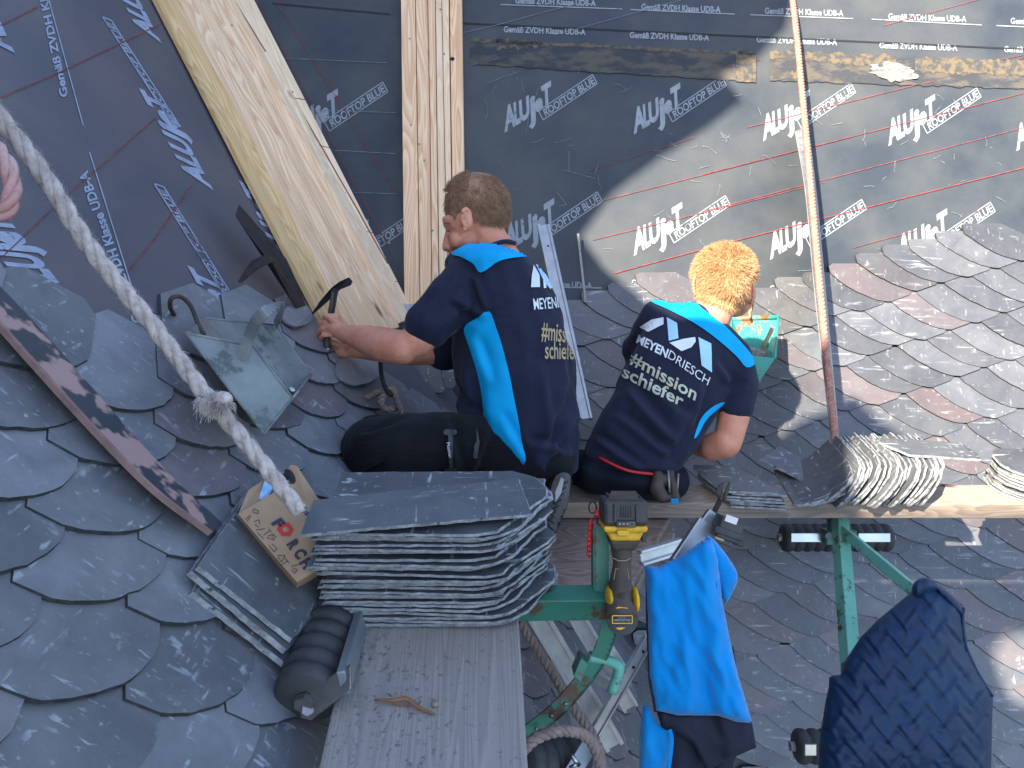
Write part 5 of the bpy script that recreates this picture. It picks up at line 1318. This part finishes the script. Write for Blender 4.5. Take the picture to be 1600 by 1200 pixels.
hair(man1, (hc1, .16), lambda X, Y, q: hairline1(X, Y) or (q-CAM).dot(FW) > HZ+.02 and Y < 350 and X > 705, M['hair_b'], .016, 15000, .0035, lambda p: (Vector((-.55, 0, 0)) if px(p)[1] < 300 and px(p)[0] < 735 else Vector((.3, 0, -.75))), 21, wd=.0008)
# eyebrow, eye
mb = MB(); tr1 = bvh(man1); on1 = onto(tr1, .001)
dec_poly(mb, [(692, 349), (699, 347.5), (707, 349), (707, 350.5), (699, 349.5), (692, 351)], on1, 2); mb.build('eyebrow', M['hair_b'], man1, recalc=False)
mb = MB(); dec_poly(mb, [(697, 361), (701, 360), (705, 361), (701, 362)], on1, 2); mb.build('eyelid', M['leather'], man1, recalc=False)

# shirt
mb = MB()
chain(mb, [(768, 405, 1.75, 52, 20, .115, .12), (770, 425, 1.74, 78, 38, .165, .15), (790, 480, 1.74, 88, 48, .165, .08), (803, 570, 1.74, 98, 52, .16, 0), (815, 650, 1.73, 93, 50, .16, 0), (828, 700, 1.72, 80, 38, .155, .1), (840, 725, 1.715, 66, 18, .14, .1)], 8)
chain(mb, [(738, 432, 1.66, 44), (708, 466, 1.635, 43), (673, 505, 1.62, 40, 40, .055, 0)], 7)
chain(mb, [(740, 470, 1.84, 42), (715, 520, 1.86, 38), (695, 545, 1.86, 34)], 5)
wl1 = [(735, 560, 745, 690, 9, .004), (705, 600, 760, 680, 7, .0035), (850, 560, 870, 720, 10, .004), (895, 590, 840, 735, 9, .004), (905, 650, 850, 740, 8, .0045), (760, 500, 700, 470, 7, .0035), (740, 470, 690, 520, 7, .003), (720, 440, 660, 500, 6, .002), (742, 520, 770, 600, 7, .003), (820, 690, 900, 700, 8, .0035), (780, 640, 830, 735, 6, .003), (760, 490, 735, 430, 6, .003), (880, 480, 890, 600, 9, .003)]
W1 = wrinkle(.010, [(a,b,c,d,e,f*2.7) for a,b,c,d,e,f in wl1], 3)
def fn_s1(p, n_):
    p = W1(p, n_)
    return p
shirt1 = remesh('shirt', mb, .0042, M['navy'], man1, it=7, fn=fn_s1)
# hollow the cuff look: dark ring at the sleeve end
t1_ = bvh(shirt1); os1 = onto(t1_, .0030)
mb = MB()
dec_poly(mb, smooth_poly([(706, 396), (740, 378), (772, 370), (800, 374), (826, 383), (842, 401), (812, 402), (780, 408), (752, 426), (740, 412), (722, 402)], 4), os1, 2); mb.build('yoke', M['cyan'], shirt1, smooth=True, recalc=False)
mb = MB()
dec_poly(mb, smooth_poly([(764, 486), (775, 510), (790, 560), (803, 620), (818, 700), (820, 722), (812, 730), (790, 712), (768, 690), (752, 676), (756, 640), (748, 590), (735, 545), (725, 512), (742, 500)], 3), os1, 5); mb.build('side_panel', M['cyan'], shirt1, smooth=True, recalc=False)
mb = MB(); mb.tube(interp([P(744, 399, 1.685), P(757, 389, 1.68), P(775, 381, 1.685), P(791, 377, 1.70), P(804, 380, 1.735)], 5), .0055, 8); mb.build('collar', M['navy'], shirt1, smooth=True, recalc=False)
# prints on the back
mb = MB(); o2 = onto(t1_, .003)
dec_poly(mb, [(833, 414), (842, 430), (843, 449), (829, 449), (830, 430)], o2, 5); dec_poly(mb, [(848, 425), (853, 431), (864, 452), (859, 452)], o2, 5); dec_poly(mb, [(847, 430), (851, 437), (853, 450), (849, 451)], o2, 5)
dec_text(mb, 'MEYENDRI', (834, 484), (54, -4), (-2, -18), o2, bold=.01, step=6)
mb.build('white_print', M['white_p'], shirt1, recalc=False)
mb = MB(); dec_poly(mb, [(836, 413), (841, 415), (861, 446), (858, 451), (850, 442)], o2, 5); dec_poly(mb, [(852, 417), (858, 422), (875, 447), (877, 456), (866, 440)], o2, 5); mb.build('blue_print', M['blue_p'], shirt1, recalc=False)
mb = MB(); dec_text(mb, '#mission', (845, 530), (58, 8), (1, -30), o2, bold=.012, step=6); dec_text(mb, 'schiefer', (851, 560), (52, 2), (0, -28), o2, bold=.012, step=6); mb.build('beige_print', M['gold_p'], shirt1, recalc=False)

# trousers
mb = MB()
chain(mb, [(585, 702, 1.54, 52, 52, .085, 0), (620, 700, 1.57, 58, 55, .085, 0), (700, 702, 1.62, 60, 56, .09, 0), (790, 708, 1.67, 58, 55, .10, 0), (850, 720, 1.70, 50, 48, .12, 0)], 9)
chain(mb, [(580, 715, 1.58, 46), (660, 745, 1.64, 44), (760, 765, 1.68, 40), (850, 775, 1.68, 28)], 7)
chain(mb, [(590, 690, 1.70, 45), (700, 700, 1.80, 48), (820, 715, 1.82, 48)], 6)
wl = [(560, 680, 640, 655, 6, .003), (700, 650, 720, 740, 8, .003), (770, 660, 740, 750, 7, .003), (640, 740, 800, 750, 6, .004), (600, 720, 560, 740, 6, .003)]
tr = remesh('trousers', mb, .0045, M['corduroy'], man1, it=6, fn=wrinkle(.006, [(a,b,c,d,e,f*2.7) for a,b,c,d,e,f in wl], 9))
tt = bvh(tr); ot = onto(tt, .002)
mb = MB()
for k, ys in enumerate((672, 731)): dec_poly(mb, smooth_poly([(695, ys), (712, ys), (713, ys+7), (695, ys+8)], 2), onto(tt, .003), 4)
dec_poly(mb, [(700, 678), (706, 678), (708, 732), (702, 732)], onto(tt, .003), 5); dec_poly(mb, [(744, 668), (750, 690), (746, 716), (740, 716), (741, 696), (745, 690)], onto(tt, .003), 5)
build_parts(mb, 'pocket_tab', M['rubber'], tr, recalc=False)
mb = MB(); dec_text(mb, 'Pionier', (698, 692), (4, 24), (5, -1), onto(tt, .004), bold=.01, step=5); mb.build('pocket_lettering', M['white_p'], tr, recalc=False)
# shoe with sole towards the viewer
mb = MB(); chain(mb, [(878, 752, 1.60, 17, 15, .028, .2), (868, 785, 1.585, 20, 22, .03, .2), (858, 822, 1.58, 15, 16, .03, .2)], 6)
shoe = remesh('shoe', mb, .0035, M['iron'], man1, it=4)
ts = bvh(shoe)
mb = MB(); dec_poly(mb, smooth_poly([(889, 742), (889, 765), (885, 795), (872, 830), (858, 840), (847, 836), (846, 815), (856, 790), (862, 762), (872, 742)], 3), onto(ts, .003), 5); build_parts(mb, 'sole', M['sole'], shoe, smooth=True, recalc=False)
mb = MB()
for k in range(9):
    y = 752+k*9.5; x = 887-k*3.2-(k*k*.12); dec_line(mb, (x, y), (x-12, y+7), 2.2, onto(ts, .0045), 3); dec_line(mb, (852+ (9-k)*2.0, y+3), (862+(9-k)*1.2, y+9), 2.0, onto(ts, .0045), 3) if k > 2 else None
mb.build('tread', M['black'], shoe, recalc=False)
mb = MB(); dec_poly(mb, [(877, 747), (881, 750), (876, 772), (868, 785), (868, 770)], onto(ts, .0055), 5); mb.build('sole_inlay', M['strap'], shoe, recalc=False)

# slate hammer in his fists
root = thing('slate_hammer', P(510, 520, 1.75), 'black slate hammer gripped in the kneeling man’s fist', 'hammer')
mb = MB(); mb.tube(interp([P(521, 455, 1.76), P(517, 480, 1.755), P(513, 505, 1.752), P(511, 530, 1.748), P(511, 545, 1.745)], 5), lambda t: .005+.006*max(0, t-.55)*2, 10); mb.build('handle', M['leather'], root, smooth=True)
mb = MB(); mb.slab([P(518, 449, 1.76), P(530, 440, 1.755), P(545, 433, 1.75), P(550, 439, 1.75), P(547, 445, 1.75), P(530, 452, 1.755), P(523, 460, 1.76), P(484, 494, 1.80), P(500, 470, 1.78)], FW*.010); mb.slab([P(520, 450, 1.755), P(528, 452, 1.755), P(521, 492, 1.755), P(513, 490, 1.755)], FW*.008); mb.build('hammer_head', M['iron'], root, bevel=.001)
mb = MB(); mb.ball(P(511, 545, 1.743), RT*.009, UP*.009, FW*.007); mb.build('pommel', M['steel'], root, smooth=True)

# ------------------------------------------------------------ second man: sitting, back to the viewer
mb = MB(); H2 = 1.84
ellball(mb, 1131, 428, H2, 42, 41, .088, .1); ellball(mb, 1130, 448, H2-.012, 37, 36, .078, .2); ellball(mb, 1150, 460, H2+.06, 30, 36, .05, .2)
chain(mb, [(1124, 468, 1.82, 30), (1112, 492, 1.81, 31), (1098, 515, 1.80, 38)], 5)
chain(mb, [(1090, 522, 1.82, 78, 30, .07, .5), (1060, 580, 1.80, 62, 40, .07, .4), (1020, 650, 1.78, 58, 38, .07, .3), (990, 720, 1.77, 50, 26, .07, .1)], 6)
chain(mb, [(1150, 570, 1.80, 28), (1152, 610, 1.79, 27), (1146, 650, 1.78, 25), (1138, 688, 1.775, 22)], 6)
chain(mb, [(1134, 692, 1.775, 24), (1115, 698, 1.80, 22), (1095, 696, 1.86, 18), (1080, 690, 1.93, 14)], 6)
ellball(mb, 1074, 688, 1.95, 14, 10, .02)
for i in range(4): skin_finger(mb, [(1068, 682+i*4.5, 1.955), (1056, 682+i*5, 1.965), (1050, 685+i*5, 1.985)], 4.4, 3.6, 3)
skin_finger(mb, [(1072, 680, 1.945), (1062, 676, 1.95), (1055, 678, 1.96)], 4.8, 4, 3)
chain(mb, [(1034, 505, 1.86, 20), (1008, 560, 1.98, 20), (1010, 600, 2.06, 20), (1050, 610, 2.12, 15)], 5)
chain(mb, [(985, 738, 1.80, 30), (950, 742, 1.95, 28), (950, 760, 2.05, 30)], 5)
man2 = remesh('person', mb, .0036, M['skin'], None, it=4, fn=lambda p, n_: p+n_*.0006*noise.noise(p*60))
tag(man2, 'ginger blond man seen from behind, sitting on the far board in navy shirt', 'person')
for X, Y, z, sg in ((1090, 446, H2-.010, -1), (1170, 458, H2-.010, 1)):
    mb = MB()
    for k in range(13):
        a = -2.2+4.4*k/12; ellball(mb, X+sg*(2+4.5*math.cos(a)), Y+15*math.sin(a), z-.006*math.cos(a), 2.8, 3.2, .007)
    ellball(mb, X-sg*2, Y, z, 5, 14, .012); remesh('ear', mb, .0017, M['skin'], man2, it=3)
hp2 = [(1091, 440), (1084, 422), (1078, 405), (1095, 380), (1135, 370), (1172, 380), (1186, 415), (1178, 432), (1166, 442), (1166, 468), (1158, 488), (1130, 480), (1104, 474), (1094, 462)]
gd2 = lambda p: (Vector(((px(p)[0]-1150)*.012, 0, -(px(p)[1]-400)*.012)))
hair(man2, (P(1131, 430, H2), .17), lambda X, Y, q: inpoly(X, Y, hp2) and (q-CAM).dot(FW) < H2+.05 or (Y < 432 and (q-P(1131, 425, H2)).length < .13), M['hair_g'], .017, 16000, .0035, gd2, 33, wd=.0009)

mb = MB()
chain(mb, [(1104, 500, 1.81, 40, 18, .055, .55), (1096, 522, 1.81, 84, 34, .085, .55), (1068, 572, 1.79, 84, 48, .095, .45), (1036, 630, 1.78, 80, 48, .10, .35), (1003, 690, 1.765, 80, 42, .105, .22), (988, 718, 1.76, 78, 28, .105, .15)], 9)
chain(mb, [(1140, 562, 1.80, 36), (1152, 600, 1.79, 33), (1150, 636, 1.785, 30)], 7)
chain(mb, [(1030, 500, 1.83, 34), (1008, 545, 1.92, 32), (1003, 575, 1.98, 31)], 5)
wl2 = [(980, 600, 1060, 690, 9, .005), (960, 640, 1050, 710, 8, .0045), (1000, 580, 1085, 660, 8, .003), (1085, 640, 1040, 720, 9, .004), (930, 680, 1010, 735, 7, .004), (1105, 600, 1080, 680, 8, .0045), (1120, 560, 1145, 600, 7, .003), (950, 600, 985, 560, 8, .003), (1130, 610, 1170, 600, 6, .0025), (990, 520, 960, 600, 8, .0025)]
shirt2 = remesh('shirt', mb, .0042, M['navy'], man2, it=7, fn=wrinkle(.010, [(a,b,c,d,e,f*2.7) for a,b,c,d,e,f in wl2], 5))
t2_ = bvh(shirt2); s2_ = onto(t2_, .0022); s3_ = onto(t2_, .0022)
mb = MB()
dec_poly(mb, smooth_poly([(1014, 464), (1045, 463), (1078, 466), (1096, 482), (1125, 503), (1148, 525), (1172, 552), (1180, 567), (1166, 574), (1150, 556), (1120, 530), (1085, 505), (1045, 484), (1018, 472)], 3), s2_, 2); mb.build('yoke', M['cyan'], shirt2, smooth=True, recalc=False)
mb = MB()
dec_poly(mb, smooth_poly([(1118, 632), (1133, 628), (1120, 640), (1108, 650), (1098, 664), (1090, 680), (1084, 684), (1092, 660), (1102, 645)], 2), s2_, 5)
mb.build('side_panel', M['cyan'], shirt2, smooth=True, recalc=False)
mb = MB(); dec_poly(mb, smooth_poly([(968, 572), (972, 580), (952, 610), (938, 618), (950, 600)], 2), s2_, 5); mb.build('side_panel', M['cyan'], shirt2, smooth=True, recalc=False)
mb = MB(); mb.tube(interp([P(1086, 474, 1.795), P(1098, 484, 1.773), P(1115, 496, 1.765), P(1131, 508, 1.775), P(1141, 517, 1.795)], 5), .0050, 8); mb.build('collar', M['navy'], shirt2, smooth=True, recalc=False)
mb = MB()
dec_poly(mb, [(1000, 511), (1018, 500), (1037, 496), (1037, 507), (1013, 519)], s2_, 5); dec_poly(mb, [(1046, 536), (1067, 530), (1086, 527), (1087, 534), (1080, 543), (1065, 549)], s2_, 5)
dec_text(mb, 'MEYEN', (994, 535), (47, 24), (4.5, -13), s2_, bold=.03, step=8); dec_text(mb, 'DRIESCH', (1043, 559), (62, 43), (5, -13), s2_, bold=-.005, step=8)
mb.build('white_print', M['white_p'], shirt2, recalc=False)
mb = MB(); dec_poly(mb, [(1042, 496), (1058, 505), (1060, 529), (1045, 533)], s2_, 5); dec_poly(mb, [(1091, 527), (1111, 537), (1112, 582), (1096, 571)], s2_, 5); mb.build('blue_print', M['blue_p'], shirt2, recalc=False)
mb = MB(); dec_text(mb, '#mission', (984, 566), (102, 60), (5.5, -19), s2_, bold=.018, step=8); dec_text(mb, 'schiefer', (972, 588), (93, 48), (5.5, -19), s2_, bold=.018, step=8); mb.build('sage_print', M['sage_p'], shirt2, recalc=False)
mb = MB(); chain(mb, [(930, 738, 1.78, 34, 32, .10, .1), (985, 742, 1.765, 55, 36, .11, .1), (1040, 748, 1.775, 36, 34, .10, .1)], 8); chain(mb, [(930, 742, 1.84, 34), (905, 735, 2.0, 34)], 5)
remesh('trousers', mb, .0045, M['jean'], man2, it=6, fn=wrinkle(.003, [(900, 730, 1040, 760, 8, .003)], 2))
mb = MB(); mb.tube(interp([P(936, 715, 1.69), P(980, 735, 1.655), P(1030, 742, 1.66)], 5), .0035, 6); mb.build('waistband', M['redp'], man2, smooth=True)
root = thing('tool_pouch', P(1040, 765, 1.66), 'worn brown leather tool pouch hanging at the blond man’s hip', 'pouch')
mb = MB(); chain(mb, [(1028, 742, 1.655, 9, 9, .012, 0), (1026, 765, 1.645, 11, 11, .014, 0), (1036, 779, 1.64, 13, 7, .014, 0)], 5); chain(mb, [(1048, 740, 1.66, 6, 8, .010, 0), (1052, 762, 1.65, 7, 14, .012, 0), (1054, 778, 1.645, 8, 8, .012, 0)], 5); ellball(mb, 1038, 750, 1.655, 16, 10, .01)
remesh('pouch', mb, .003, M['leather'], root, it=3, fn=wrinkle(.005, (), 8))
mb = MB(); mb.box(P(1054, 783, 1.625), RT*.008, UP*.005, FW*.003); mb.build('blue_tag', M['fleece'], root, bevel=.001)
mb = MB(); mb.tube([P(1044, 735, 1.65), P(1046, 770, 1.635)], .003, 6); mb.tube([P(1060, 740, 1.65), P(1058, 770, 1.64)], .0025, 6); build_parts(mb, 'buckle_strap', M['steel'], root, smooth=True)
